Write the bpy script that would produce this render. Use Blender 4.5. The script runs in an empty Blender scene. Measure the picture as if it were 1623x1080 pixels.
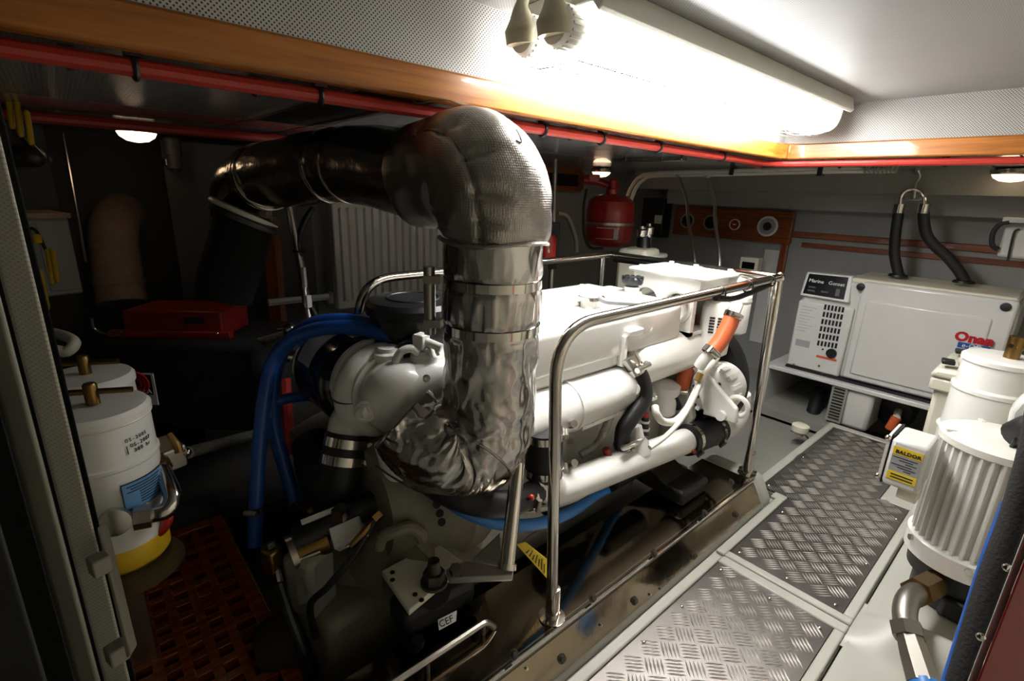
import bpy, math, random
from mathutils import Vector, Matrix, noise
V = Vector
sc = bpy.context.scene
col = sc.collection
random.seed(7)
# ------------------------------------------------------------------ units
# The room is measured in units of U metres (camera 1.5 units above the sole plates).
U = 0.66
# ------------------------------------------------------------------ camera
FPX, PITCH, YAW, ROLL = 791.4, 0.2875, 0.8414, 0.03587
CAM = V((0, 0, 1.5))
CF = V((math.cos(PITCH)*math.cos(YAW), math.cos(PITCH)*math.sin(YAW), -math.sin(PITCH)))
r0 = CF.cross(V((0, 0, 1))).normalized(); u0 = r0.cross(CF)
CR = (math.cos(ROLL)*r0 + math.sin(ROLL)*u0).normalized(); CU = CR.cross(CF)
cd = bpy.data.cameras.new('camera'); cam = bpy.data.objects.new('camera', cd); col.objects.link(cam)
cd.sensor_width = 36; cd.lens = FPX/1623*36; cd.clip_start = 0.02
cam.matrix_world = Matrix(((CR.x, CU.x, -CF.x, CAM.x*U), (CR.y, CU.y, -CF.y, CAM.y*U), (CR.z, CU.z, -CF.z, CAM.z*U), (0, 0, 0, 1)))
sc.camera = cam
# ------------------------------------------------------------------ world, exposure
w = bpy.data.worlds.new('world'); sc.world = w; w.use_nodes = True
w.node_tree.nodes['Background'].inputs[0].default_value = (0.5, 0.55, 0.6, 1)
w.node_tree.nodes['Background'].inputs[1].default_value = 0.0
sc.view_settings.view_transform = 'Standard'; sc.view_settings.look = 'None'
sc.view_settings.gamma = 1; sc.view_settings.exposure = 0.0
TUBE_LIGHT = 44.0      # strength of the fluorescent cover
DOME_LIGHT = 4.5      # strength of the small round cabin lamps

# measuring: a pixel of the photograph plus one known coordinate gives a place in the room
def ray(x, y): return CF + CR*((x-811.5)/FPX) - CU*((y-540)/FPX)
def AX(x, y, X): d = ray(x, y); return CAM + d*((X-CAM.x)/d.x)
def AY(x, y, Y): d = ray(x, y); return CAM + d*((Y-CAM.y)/d.y)
def AZ(x, y, Z): d = ray(x, y); return CAM + d*((Z-CAM.z)/d.z)
def AD(x, y, D): return CAM + ray(x, y)*D

# ------------------------------------------------------------------ materials
def lin(c):
    if isinstance(c, str):
        c = [int(c[i:i+2], 16)/255 for i in (0, 2, 4)]
        c = [x/12.92 if x <= .04045 else ((x+.055)/1.055)**2.4 for x in c]
    return (c[0], c[1], c[2], 1)
MATS = {}
def M(name, color='808080', rough=.5, metal=0., var=.12, vscale=6., bump=0., bscale=60., coat=0., dark=None, emit=None, spec=.5, trans=0., rvar=0.):
    m = bpy.data.materials.new(name); m.use_nodes = True; nt = m.node_tree; N = nt.nodes; L = nt.links
    b = N['Principled BSDF']; b.inputs['Roughness'].default_value = rough; b.inputs['Metallic'].default_value = metal
    b.inputs['Coat Weight'].default_value = coat; b.inputs['Specular IOR Level'].default_value = spec
    if trans: b.inputs['Transmission Weight'].default_value = trans
    c = lin(color)
    tc = N.new('ShaderNodeTexCoord'); nz = N.new('ShaderNodeTexNoise'); nz.inputs['Scale'].default_value = vscale/U; nz.inputs['Detail'].default_value = 5
    L.new(tc.outputs['Object'], nz.inputs['Vector'])
    mx = N.new('ShaderNodeMix'); mx.data_type = 'RGBA'; L.new(nz.outputs['Fac'], mx.inputs['Factor'])
    d = lin(dark) if dark else tuple(x*(1-var*2) for x in c[:3])+(1,)
    mx.inputs[6].default_value = d
    mx.inputs[7].default_value = tuple(min(1, x*(1+var*.5)) for x in c[:3])+(1,)
    L.new(mx.outputs[2], b.inputs['Base Color'])
    if rvar:
        mr = N.new('ShaderNodeMapRange'); mr.inputs[3].default_value = max(0.02, rough-rvar); mr.inputs[4].default_value = rough+rvar
        L.new(nz.outputs['Fac'], mr.inputs[0]); L.new(mr.outputs[0], b.inputs['Roughness'])
    if bump:
        n2 = N.new('ShaderNodeTexNoise'); n2.inputs['Scale'].default_value = bscale/U; n2.inputs['Detail'].default_value = 4
        L.new(tc.outputs['Object'], n2.inputs['Vector'])
        bp = N.new('ShaderNodeBump'); bp.inputs['Strength'].default_value = bump; bp.inputs['Distance'].default_value = .01
        L.new(n2.outputs['Fac'], bp.inputs['Height']); L.new(bp.outputs[0], b.inputs['Normal'])
    if emit:
        b.inputs['Emission Color'].default_value = lin(emit[0]); b.inputs['Emission Strength'].default_value = emit[1]
    MATS[name] = m; return m

def perforated(name, color, ax, pitch=.0078, hole='303030', hr=.27, rough=.5, strength=1.):
    """white sheet punched with a staggered grid of small holes"""
    m = M(name, color, rough, var=.04); nt = m.node_tree; N = nt.nodes; L = nt.links; b = N['Principled BSDF']
    tc = N.new('ShaderNodeTexCoord'); sp = N.new('ShaderNodeSeparateXYZ'); L.new(tc.outputs['Object'], sp.inputs[0])
    def mth(op, a, bb=None):
        n = N.new('ShaderNodeMath'); n.operation = op
        for i, q in enumerate((a, bb)):
            if q is None: continue
            if isinstance(q, (int, float)): n.inputs[i].default_value = q
            else: L.new(q, n.inputs[i])
        return n.outputs[0]
    a = sp.outputs[ax[0]]; c2 = sp.outputs[ax[1]]
    k = 1/(pitch*U)
    s = mth('MULTIPLY', mth('ADD', a, c2), k*.7071); d = mth('MULTIPLY', mth('SUBTRACT', a, c2), k*.7071)
    fs = mth('SUBTRACT', mth('FRACT', s), .5); fd = mth('SUBTRACT', mth('FRACT', d), .5)
    r = mth('SQRT', mth('ADD', mth('MULTIPLY', fs, fs), mth('MULTIPLY', fd, fd)))
    msk = mth('MULTIPLY', mth('LESS_THAN', r, hr), strength)
    mx = N.new('ShaderNodeMix'); mx.data_type = 'RGBA'; L.new(msk, mx.inputs['Factor'])
    src = b.inputs['Base Color'].links[0].from_socket; L.new(src, mx.inputs[6]); mx.inputs[7].default_value = lin(hole)
    L.new(mx.outputs[2], b.inputs['Base Color'])
    return m

def woodmat(name, c1, c2, rough=.3, axis=0, sc_=9., coat=.4):
    m = M(name, c1, rough, var=.05, coat=coat); nt = m.node_tree; N = nt.nodes; L = nt.links; b = N['Principled BSDF']
    tc = N.new('ShaderNodeTexCoord'); mp = N.new('ShaderNodeMapping'); s = [sc_*6/U]*3; s[axis] = sc_*.35/U
    mp.inputs['Scale'].default_value = s; L.new(tc.outputs['Object'], mp.inputs[0])
    nz = N.new('ShaderNodeTexNoise'); nz.inputs['Scale'].default_value = 1; nz.inputs['Detail'].default_value = 6; nz.inputs['Distortion'].default_value = .6
    L.new(mp.outputs[0], nz.inputs['Vector'])
    cr = N.new('ShaderNodeValToRGB'); cr.color_ramp.elements[0].position = .32; cr.color_ramp.elements[1].position = .68
    cr.color_ramp.elements[0].color = lin(c2); cr.color_ramp.elements[1].color = lin(c1)
    L.new(nz.outputs['Fac'], cr.inputs[0]); L.new(cr.outputs[0], b.inputs['Base Color']); return m

def quilted(name, color, rough, pitch=.006):
    """woven silver insulation cloth: a fine diamond weave in the relief"""
    m = M(name, color, rough, metal=1., var=.1, vscale=10); nt = m.node_tree; N = nt.nodes; L = nt.links; b = N['Principled BSDF']
    tc = N.new('ShaderNodeTexCoord'); vo = N.new('ShaderNodeTexVoronoi'); vo.inputs['Scale'].default_value = 1/(pitch*U); vo.inputs['Randomness'].default_value = .15
    L.new(tc.outputs['Object'], vo.inputs['Vector'])
    bp = N.new('ShaderNodeBump'); bp.inputs['Strength'].default_value = .35; bp.inputs['Distance'].default_value = .002; bp.invert = True
    L.new(vo.outputs['Distance'], bp.inputs['Height']); L.new(bp.outputs[0], b.inputs['Normal']); return m

M('white_paint', 'c9c8c4', .32, var=.05, coat=.25)
M('engine_white', 'e6e5df', .3, var=.07, coat=.35, bump=.06, bscale=40)
M('engine_white_matt', 'd6d4cb', .42, var=.1, bump=.15, bscale=50)
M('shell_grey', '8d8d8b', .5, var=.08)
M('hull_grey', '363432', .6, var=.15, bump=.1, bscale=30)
M('ceiling_grey', '7c7d7e', .22, var=.05, coat=.3)
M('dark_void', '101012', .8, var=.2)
M('sole_white', 'aeada3', .38, var=.07, vscale=3, bump=.05, bscale=20)
M('bilge_grey', '4d4a42', .6, var=.3, vscale=4, bump=.15, bscale=20)
M('stainless', 'cfc9c0', .12, metal=1., var=.05)
M('stainless_brushed', 'b9b3aa', .3, metal=1., var=.1)
M('mirror_steel', 'a0917f', .1, metal=1., var=.25, vscale=4, bump=.05, bscale=9, rvar=.06)
M('tread_alu', '827e7a', .38, metal=1., var=.2, vscale=5, rvar=.08)
M('tread_bar_lit', 'e2ded8', .4, metal=1., var=.1, vscale=8)  # raised bars: the highlights they catch are put into a paler colour
M('steel_matt', '97928a', .42, metal=1., var=.12, vscale=9)
M('jamb_grey', '8f8b7e', .55, var=.08)
M('jamb_dark', '2c2b28', .6, var=.1)
M('chrome', 'e0dedb', .07, metal=1., var=.03)
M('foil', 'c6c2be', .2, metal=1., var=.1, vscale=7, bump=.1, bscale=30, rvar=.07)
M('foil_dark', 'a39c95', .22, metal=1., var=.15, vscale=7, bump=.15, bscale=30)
quilted('foil_cloth', 'a9a49d', .34)
M('black_rubber', '161618', .5, var=.2, bump=.08, bscale=80)
M('black_gloss', '0d0e12', .18, var=.1, coat=.4)
M('black_plastic', '18191b', .42, var=.15)
M('black_felt', '141414', .9, var=.3, bump=.3, bscale=120)
M('blue_hose', '1c4f9f', .38, var=.12, vscale=12)
M('blue_hose_bright', '2c78c4', .38, var=.12, vscale=12)
M('red_paint', 'b3261c', .3, var=.12, coat=.3)
M('red_conduit', 'b4362b', .42, var=.12)
M('red_dark', '8c1a18', .4, var=.15)
M('orange_hose', 'd4663a', .45, var=.12)
M('brass', '8f7142', .34, metal=1., var=.15, vscale=14)
M('yellow_paint', 'd9b021', .4, var=.1)
M('yellow_tag', 'e2c22a', .45, var=.06)
M('cream', 'dcd8c4', .38, var=.05)
M('beige_plastic', 'c9c6b4', .42, var=.05)
M('box_grey', '8c8c84', .45, var=.06)
M('radiator_white', 'e4e2de', .4, var=.05)
M('duct_beige', 'a58a7b', .75, var=.15, vscale=14, bump=.2, bscale=40)
M('gearbox_grey', '8d8877', .5, var=.25, vscale=7, bump=.15, bscale=30)
M('oily_steel', '5a534a', .42, metal=.7, var=.35, vscale=9, bump=.2, bscale=30)
M('label_white', 'd9d9d6', .5, var=.03)
M('label_black', '151515', .5, var=.03)
M('label_blue', '5d8fc0', .45, var=.04)
M('label_red', 'b81f22', .45, var=.04)
M('label_orange', 'c84e2a', .45, var=.04)
M('label_grey', '98999a', .5, var=.05)
M('logo_red', 'a81420', .4, var=.03)
M('logo_blue', '234a94', .4, var=.03)
M('ink', '202024', .6, var=.05)
M('grey_hose', 'a7a39a', .45, metal=.3, var=.25, vscale=40, bump=.5, bscale=120)
M('hose_white', 'd6d2c6', .42, var=.06)
M('glass_dark', '0a0a0c', .08, var=.05)
M('tube_cover', 'ffffff', .3, var=0, emit=('fbfaf8', TUBE_LIGHT))
M('dome_cover', 'ffffff', .3, var=0, emit=('ffdcb4', DOME_LIGHT))
M('plug_grey', 'b7b094', .5, var=.05)
M('fixture_white', 'dcdbd2', .4, var=.04)
M('dark_wire', '8c8a84', .35, metal=.8, var=.1)
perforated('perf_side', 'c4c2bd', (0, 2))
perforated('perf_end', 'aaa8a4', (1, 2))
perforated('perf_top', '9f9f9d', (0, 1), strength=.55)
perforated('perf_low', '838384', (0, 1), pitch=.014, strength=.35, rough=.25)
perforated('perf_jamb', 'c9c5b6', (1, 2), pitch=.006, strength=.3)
woodmat('teak_trim', 'b9752f', '8f531c', axis=0)
woodmat('teak_trim_end', 'b9752f', '8f531c', axis=1)
woodmat('teak_dark', '8a4a22', '5f2d12', axis=1)
woodmat('teak_dark_z', '8a4a22', '5f2d12', axis=2)
woodmat('teak_grating', 'a0501f', '702c0e', rough=.13, axis=0, coat=.6)

# ------------------------------------------------------------------ mesh building
def frame(d):
    d = V(d).normalized(); a = V((0, 0, 1)) if abs(d.z) < .9 else V((1, 0, 0))
    x = a.cross(d).normalized(); return x, d.cross(x), d
def spline(pts, res=8):
    pts = [V(p) for p in pts]
    if len(pts) < 3 or res <= 1: return pts
    out = []; n = len(pts)
    for i in range(n-1):
        p0 = pts[max(i-1, 0)]; p1 = pts[i]; p2 = pts[i+1]; p3 = pts[min(i+2, n-1)]
        if i == 0: p0 = p1*2-p2
        if i == n-2: p3 = p2*2-p1
        for k in range(res):
            t = k/res
            out.append(.5*((2*p1)+(p2-p0)*t+(2*p0-5*p1+4*p2-p3)*t*t+(3*p1-p0-3*p2+p3)*t**3))
    out.append(pts[-1]); return out
def fillet(pts, r, seg=6):
    """polyline with rounded corners"""
    pts = [V(p) for p in pts]; out = [pts[0]]
    for i in range(1, len(pts)-1):
        a = (pts[i-1]-pts[i]); b = (pts[i+1]-pts[i]); la, lb = a.length, b.length; a.normalize(); b.normalize()
        t = min(r, la*.45, lb*.45); p = pts[i]+a*t; q = pts[i]+b*t
        for k in range(seg+1):
            s = k/seg; out.append(p*(1-s)**2+pts[i]*2*s*(1-s)+q*s*s)
    out.append(pts[-1]); return out

class MB:
    def __init__(s): s.v = []; s.f = []
    def add(s, vs, fs):
        o = len(s.v); s.v += [V(p) for p in vs]; s.f += [tuple(i+o for i in f) for f in fs]; return s
    def obox(s, o, a, b, c):
        o, a, b, c = V(o), V(a), V(b), V(c)
        if a.cross(b).dot(c) < 0: a, b = b, a
        return s.add([o, o+a, o+a+b, o+b, o+c, o+a+c, o+a+b+c, o+b+c],
                     [(0, 3, 2, 1), (4, 5, 6, 7), (0, 1, 5, 4), (1, 2, 6, 5), (2, 3, 7, 6), (3, 0, 4, 7)])
    def box(s, lo, hi):
        lo, hi = V(lo), V(hi); d = hi-lo
        return s.obox(lo, (d.x, 0, 0), (0, d.y, 0), (0, 0, d.z))
    def cbox(s, c, sz, rz=0, tilt=None):
        m = Matrix.Rotation(rz, 3, 'Z')
        if tilt: m = m @ tilt
        a, b, c2 = m @ V((sz[0], 0, 0)), m @ V((0, sz[1], 0)), m @ V((0, 0, sz[2]))
        return s.obox(V(c)-(a+b+c2)/2, a, b, c2)
    def ring(s, c, x, y, r, n):
        o = len(s.v); s.v += [c+x*(math.cos(2*math.pi*i/n)*r)+y*(math.sin(2*math.pi*i/n)*r) for i in range(n)]; return o
    def sweep(s, path, rad, n=12, caps=True, fn=None):
        path = [V(p) for p in path]; m = len(path)
        if not hasattr(rad, '__len__'): rad = [rad]*m
        if len(rad) != m:
            R = rad; rad = [R[min(int(i*(len(R)-1)/(m-1)), len(R)-2)]*(1-(i*(len(R)-1)/(m-1)-min(int(i*(len(R)-1)/(m-1)), len(R)-2)))+R[min(int(i*(len(R)-1)/(m-1)), len(R)-2)+1]*(i*(len(R)-1)/(m-1)-min(int(i*(len(R)-1)/(m-1)), len(R)-2)) for i in range(m)]
        t = [(path[min(i+1, m-1)]-path[max(i-1, 0)]).normalized() for i in range(m)]
        x, y, _ = frame(t[0]); rings = []
        for i in range(m):
            x = (x-t[i]*x.dot(t[i])).normalized(); y = t[i].cross(x)
            o = len(s.v)
            for k in range(n):
                a = 2*math.pi*k/n; r = rad[i]
                if fn: r = fn(i/(m-1), a, r)
                s.v.append(path[i]+x*(math.cos(a)*r)+y*(math.sin(a)*r))
            rings.append(o)
        for i in range(m-1):
            a, b = rings[i], rings[i+1]
            for k in range(n):
                j = (k+1) % n; s.f.append((a+k, a+j, b+j, b+k))
        if caps:
            s.f.append(tuple(rings[0]+k for k in reversed(range(n)))); s.f.append(tuple(rings[-1]+k for k in range(n)))
        return s
    def tube(s, pts, r, n=12, res=8, caps=True): return s.sweep(spline(pts, res), r, n, caps)
    def cyl(s, a, b, r, r1=None, n=20, caps=True):
        return s.sweep([a, b], [r, r if r1 is None else r1], n, caps)
    def lathe(s, o, axis, prof, n=24, caps=True, ref=None):
        """prof: list of (radius, height along axis)"""
        o = V(o); x, y, d = frame(axis)
        rings = [s.ring(o+d*h, x, y, max(r, 1e-5), n) for r, h in prof]
        for a, b in zip(rings, rings[1:]):
            for k in range(n):
                j = (k+1) % n; s.f.append((a+k, a+j, b+j, b+k))
        if caps:
            s.f.append(tuple(rings[0]+k for k in reversed(range(n)))); s.f.append(tuple(rings[-1]+k for k in range(n)))
        return s
    def band(s, o, axis, r, h, th=.004, n=28):
        """open strap: a short tube with wall thickness"""
        return s.lathe(o, axis, [(r, -h/2), (r+th, -h/2), (r+th, h/2), (r, h/2), (r, -h/2)], n, caps=False)
    def prism(s, poly, vec):
        poly = [V(p) for p in poly]; vec = V(vec); n = len(poly); o = len(s.v)
        nrm = V((0, 0, 0))
        for i in range(n): nrm += (poly[i]-poly[0]).cross(poly[(i+1) % n]-poly[0])
        if nrm.dot(vec) > 0: poly = poly[::-1]
        s.v += poly+[p+vec for p in poly]
        s.f.append(tuple(range(o, o+n))); s.f.append(tuple(reversed(range(o+n, o+2*n))))
        for i in range(n):
            j = (i+1) % n; s.f.append((o+i, o+n+i, o+n+j, o+j))
        return s
    def torus(s, c, axis, R, r, n=28, m=8, a0=0, a1=2*math.pi):
        x, y, d = frame(axis); c = V(c); full = abs(a1-a0-2*math.pi) < 1e-4
        pts = [c+x*math.cos(a0+(a1-a0)*i/n)*R+y*math.sin(a0+(a1-a0)*i/n)*R for i in range(n+1)]
        return s.sweep(pts, r, m, caps=not full)
    def sphere(s, c, r, n=16, m=8, sx=1, sy=1, sz=1):
        c = V(c); prof = [(max(math.sin(math.pi*i/m), 1e-4), -math.cos(math.pi*i/m)) for i in range(m+1)]
        b = MB().lathe((0, 0, 0), (0, 0, 1), prof, n)
        return s.add([c+V((p.x*r*sx, p.y*r*sy, p.z*r*sz)) for p in b.v], b.f)
    def hexa(s, a, b, r): return s.sweep([a, b], [r, r], 6)
    def build(s, name, mat, parent=None, label=None, cat=None, group=None, kind=None, bevel=0, bseg=2, smooth=35, origin=None):
        me = bpy.data.meshes.new(name)
        if parent is not None: org = V(parent['_o'])
        elif origin is not None: org = V(origin)
        else:
            mn = V([min(p[i] for p in s.v) for i in range(3)]); mxx = V([max(p[i] for p in s.v) for i in range(3)])
            org = V(((mn.x+mxx.x)/2, (mn.y+mxx.y)/2, mn.z))
        me.from_pydata([tuple((p-org)*U) for p in s.v], [], s.f); me.update()
        ob = bpy.data.objects.new(name, me); col.objects.link(ob)
        if isinstance(mat, str): mat = MATS[mat]
        me.materials.append(mat)
        ob['_o'] = tuple(org)
        if parent is not None: ob.parent = parent
        else: ob.location = org*U
        if smooth:
            me.shade_smooth(); me.set_sharp_from_angle(angle=math.radians(smooth))
        if bevel:
            bm = ob.modifiers.new('bevel', 'BEVEL'); bm.width = bevel*U; bm.segments = bseg; bm.limit_method = 'ANGLE'; bm.angle_limit = math.radians(40)
            bm.harden_normals = False
        if label: ob['label'] = label
        if cat: ob['category'] = cat
        if group: ob['group'] = group
        if kind: ob['kind'] = kind
        return ob
def thing(name, label, cat, loc, group=None, kind=None):
    o = bpy.data.objects.new(name, None); col.objects.link(o); o.location = V(loc)*U; o['_o'] = tuple(V(loc))
    o.empty_display_size = .05
    if label: o['label'] = label
    if cat: o['category'] = cat
    if group: o['group'] = group
    if kind: o['kind'] = kind
    return o
def copy_thing(root, delta, label=None):
    """a thing with its parts and sub-parts again, moved by delta units"""
    def rec(o, par):
        c = o.copy(); col.objects.link(c); c.parent = par
        for ch in [q for q in bpy.data.objects if q.parent == o and q != c]: rec(ch, c)
        return c
    r = rec(root, None); r.location = root.location + V(delta)*U; r['_o'] = tuple(V(root['_o'])+V(delta))
    if label: r['label'] = label
    return r
def lettering(name, txt, o, right, up, size, mat, parent, depth=.0012, align='LEFT', shear=0, space=1., bold=0.):
    """flat lettering as a thin mesh: o = lower left corner, right/up = directions"""
    cu = bpy.data.curves.new('lettering', 'FONT'); cu.body = txt; cu.size = size*U; cu.extrude = depth*U; cu.offset = bold*U; cu.align_x = align; cu.shear = shear; cu.space_character = space
    cu.resolution_u = 3
    ob = bpy.data.objects.new('lettering', cu); col.objects.link(ob)
    bpy.context.view_layer.update()
    me = bpy.data.meshes.new_from_object(ob.evaluated_get(bpy.context.evaluated_depsgraph_get()))
    bpy.data.objects.remove(ob)
    r = V(right).normalized(); u = V(up); u = (u-r*u.dot(r)).normalized(); n = r.cross(u)
    m = Matrix(((r.x, u.x, n.x, 0), (r.y, u.y, n.y, 0), (r.z, u.z, n.z, 0), (0, 0, 0, 1)))
    me.transform(m); po = V(parent['_o']) if parent is not None else V(o)
    me.transform(Matrix.Translation((V(o)-po)*U))
    me.materials.clear(); me.materials.append(MATS[mat])
    t = bpy.data.objects.new(name, me); col.objects.link(t); t['_o'] = tuple(po)
    if parent is not None: t.parent = parent
    return t
UP = V((0, 0, 1)); EX = V((1, 0, 0)); EY = V((0, 1, 0))

# ================================================================== the room
XF, YL, YR, XB = 5.0, 3.8, -.9, -1.3      # far bulkhead, hull side, right side, behind the camera
ZL, ZU = 1.745, 2.01                      # low ceiling, recessed ceiling
TX, TY = 3.2, 1.29                        # edges of the ceiling recess
fl = MB().box((XB, YR, -.62), (XF, YL, -.6)).build('floor', 'bilge_grey', kind='structure')
MB().box((XF, YR, -.6), (XF+.05, YL, 2.1)).build('wall_far', 'shell_grey', kind='structure')
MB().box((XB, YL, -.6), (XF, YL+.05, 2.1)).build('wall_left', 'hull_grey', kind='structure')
MB().box((XB, YR-.05, -.6), (XF, YR, 2.1)).build('wall_right', 'cream', kind='structure')
MB().box((XB-.05, YR, -.6), (XB, YL, 2.1)).build('wall_back', 'box_grey', kind='structure')
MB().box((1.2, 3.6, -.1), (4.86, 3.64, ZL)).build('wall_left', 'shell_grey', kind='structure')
# low ceiling: separate panels hung under a dark backing
ce = thing('ceiling', None, None, (2, 2, 2.05), kind='structure')
MB().box((XB, TY+.03, ZL+.035), (XF, YL, ZL+.06)).build('backing_panel', 'dark_void', ce)
MB().box((TX+.03, YR, ZL+.035), (XF, TY+.03, ZL+.06)).build('backing_panel', 'dark_void', ce)
xs = [XB, -.1, .62, .86, 1.12, 2.3, 3.4, XF]
ys = [TY+.035, 2.33, 3.0, YL]
for j in range(3):
    for i in range(len(xs)-1):
        g = .006
        m = 'perf_low' if (i < 2 and j == 0) else ('hull_grey' if i == 2 and j == 0 else 'ceiling_grey')
        MB().box((xs[i]+g, ys[j]+g, ZL), (xs[i+1]-g, ys[j+1]-g, ZL+.03)).build('ceiling_panel', m, ce)
for a, b in ((YR, .3), (.3, TY+.03)):
    MB().box((TX+.035, a+.006, ZL), (4.2, b-.006, ZL+.03)).build('ceiling_panel', 'ceiling_grey', ce)
    MB().box((4.212, a+.006, ZL), (XF, b-.006, ZL+.03)).build('ceiling_panel', 'ceiling_grey', ce)
# aluminium joint strips between ceiling panels
for x in (.62, .86, 1.12):
    MB().box((x-.012, TY+.05, ZL-.006), (x+.012, 2.32, ZL)).build('joint_strip', 'stainless_brushed', ce)
# recessed ceiling, punched white sheet
up = thing('ceiling', None, None, (1, .2, 2.05), kind='structure')
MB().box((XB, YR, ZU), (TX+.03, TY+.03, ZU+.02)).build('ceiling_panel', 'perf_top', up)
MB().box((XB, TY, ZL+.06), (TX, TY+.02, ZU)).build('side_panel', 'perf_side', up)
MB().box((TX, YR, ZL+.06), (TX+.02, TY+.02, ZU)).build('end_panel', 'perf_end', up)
# rounded inner corner of the punched lining
# teak edge, with a rounded corner
pth = fillet([(XB, TY, 0), (TX, TY, 0), (TX, YR, 0)], .16, 8)
def strip(path, z0, z1, th):
    b = MB(); n = len(path); L = []
    for i, p in enumerate(path):
        t = (path[min(i+1, n-1)]-path[max(i-1, 0)]).normalized(); nn = V((t.y, -t.x, 0)) # towards the recess
        L.append((p+nn*th, p-nn*.035))
    for a, c in L:
        b.v += [V((a.x, a.y, z0)), V((a.x, a.y, z1)), V((c.x, c.y, z1)), V((c.x, c.y, z0))]
    for i in range(n-1):
        for k in range(4):
            b.f.append((i*4+k, i*4+(k+1) % 4, i*4+4+(k+1) % 4, i*4+4+k))
    b.f.append((0, 3, 2, 1)); o = (n-1)*4; b.f.append((o, o+1, o+2, o+3))
    return b
k = 5
strip(pth[:k+1], ZL-.008, ZL+.075, .012).build('trim_1', 'teak_trim', kind='structure', bevel=.008)
strip(pth[k:], ZL-.008, ZL+.075, .012).build('trim_2', 'teak_trim_end', kind='structure', bevel=.008)

# ------------------------------------------------------------------ red conduits along the teak edge, with black clips
c1 = fillet([(XB+.02, TY+.055, ZL-.03), (TX+.02, TY+.055, ZL-.03), (TX+.06, YR+.02, ZL-.03)], .2, 8)
b = MB().sweep(c1, .018, 10)
rc = thing('red_conduit', 'upper red conduit clipped right along the teak ceiling edge', 'conduit', (1, TY+.05, ZL-.05), 'red conduits under the ceiling edge')
b.build('pipe', 'red_conduit', rc)
for x in (.16, .53, 1.31, 1.63, 2.02, 2.6):
    q = MB().torus((x, TY+.055, ZL-.03), EX, .021, .006, 16, 6); q.cbox((x, TY+.05, ZL-.006), (.03, .03, .012))
    q.build('clip', 'black_plastic', rc)
for y in (1.0, .55):
    q = MB().torus((TX+.06, y, ZL-.03), EY, .021, .006, 16, 6); q.cbox((TX+.06, y, ZL-.006), (.03, .03, .012)); q.build('clip', 'black_plastic', rc)
c2 = fillet([(XB+.02, TY+.115, ZL-.024), (TX-.3, TY+.115, ZL-.024), (TX+.3, TY+.25, ZL-.024)], .2, 8)
rc2 = thing('red_conduit', 'second thinner red conduit behind the first, farther from the teak edge', 'conduit', (1, TY+.1, ZL-.05), 'red conduits under the ceiling edge')
MB().sweep(c2, .013, 10).build('pipe', 'red_conduit', rc2)
for x in (.06, .4, 1.2, 1.52):
    q = MB().torus((x, TY+.115, ZL-.024), EX, .016, .006, 16, 6); q.cbox((x, TY+.11, ZL-.004), (.026, .03, .01)); q.build('clip', 'black_plastic', rc2)
# farther conduit across the hull side
MB().sweep(fillet([(XB+.05, 2.75, ZL-.03), (1.6, 2.75, ZL-.03), (1.75, 2.75, ZL+.02)], .05), .022, 10).build('red_conduit', 'red_conduit', label='dark red pipe crossing the far low ceiling beside the small round lamp', cat='conduit')

# ------------------------------------------------------------------ fluorescent fitting
fx = thing('fluorescent_fitting', 'long twin fluorescent fitting glowing white under the recessed ceiling', 'light', (2.05, 1.07, 1.84))
FX0, FX1, FY0, FY1 = 1.08, 3.04, .955, 1.225
MB().prism([(FX0, FY0-.02, ZU), (FX0, FY0-.035, ZU-.06), (FX0, FY0-.02, ZU-.07), (FX0, FY0, ZU-.045), (FX0, FY1-.01, ZU-.045), (FX0, FY1+.01, ZU-.028), (FX0, FY1, ZU)], (FX1-FX0, 0, 0)).build('tray', 'fixture_white', fx, bevel=.004)
prof = []
zb = ZU-.045; cy = (FY0+FY1)/2; hw = (FY1-FY0)/2-.015
for i in range(13):
    a = math.pi*i/12
    ca, sa = math.cos(a), math.sin(a)
    prof.append((FX0+.02, cy+hw*math.copysign(abs(ca)**.6, ca), zb-.115*abs(sa)**.6))
MB().prism(prof, (FX1-FX0-.035, 0, 0)).build('diffuser', 'tube_cover', fx)
MB().prism([(FX1-.016, p[1]*1.0, p[2]) for p in prof], (.02, 0, 0)).build('end_ring', 'fixture_white', fx)
# sealed tube holders with rubber boots at the near end
for y in (cy-.062, cy+.062):
    h = MB().lathe((FX0+.03, y, zb-.05), -EX, [(.047, 0), (.05, .01), (.05, .075), (.045, .085)], 24)
    for i in range(20):
        a = 2*math.pi*i/20; h.cbox((FX0-.012, y+.05*math.cos(a), zb-.05+.05*math.sin(a)), (.05, .006, .006))
    ho = h.build('tube_holder', 'fixture_white', fx)
    MB().tube([(FX0-.05, y, zb-.075), (FX0-.055, y, zb-.03), (FX0-.06, y, zb+.01), (FX0-.05, y, zb+.045)], [.045, .048, .03, .017, .015], 16).build('rubber_boot', 'plug_grey', ho)
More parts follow.
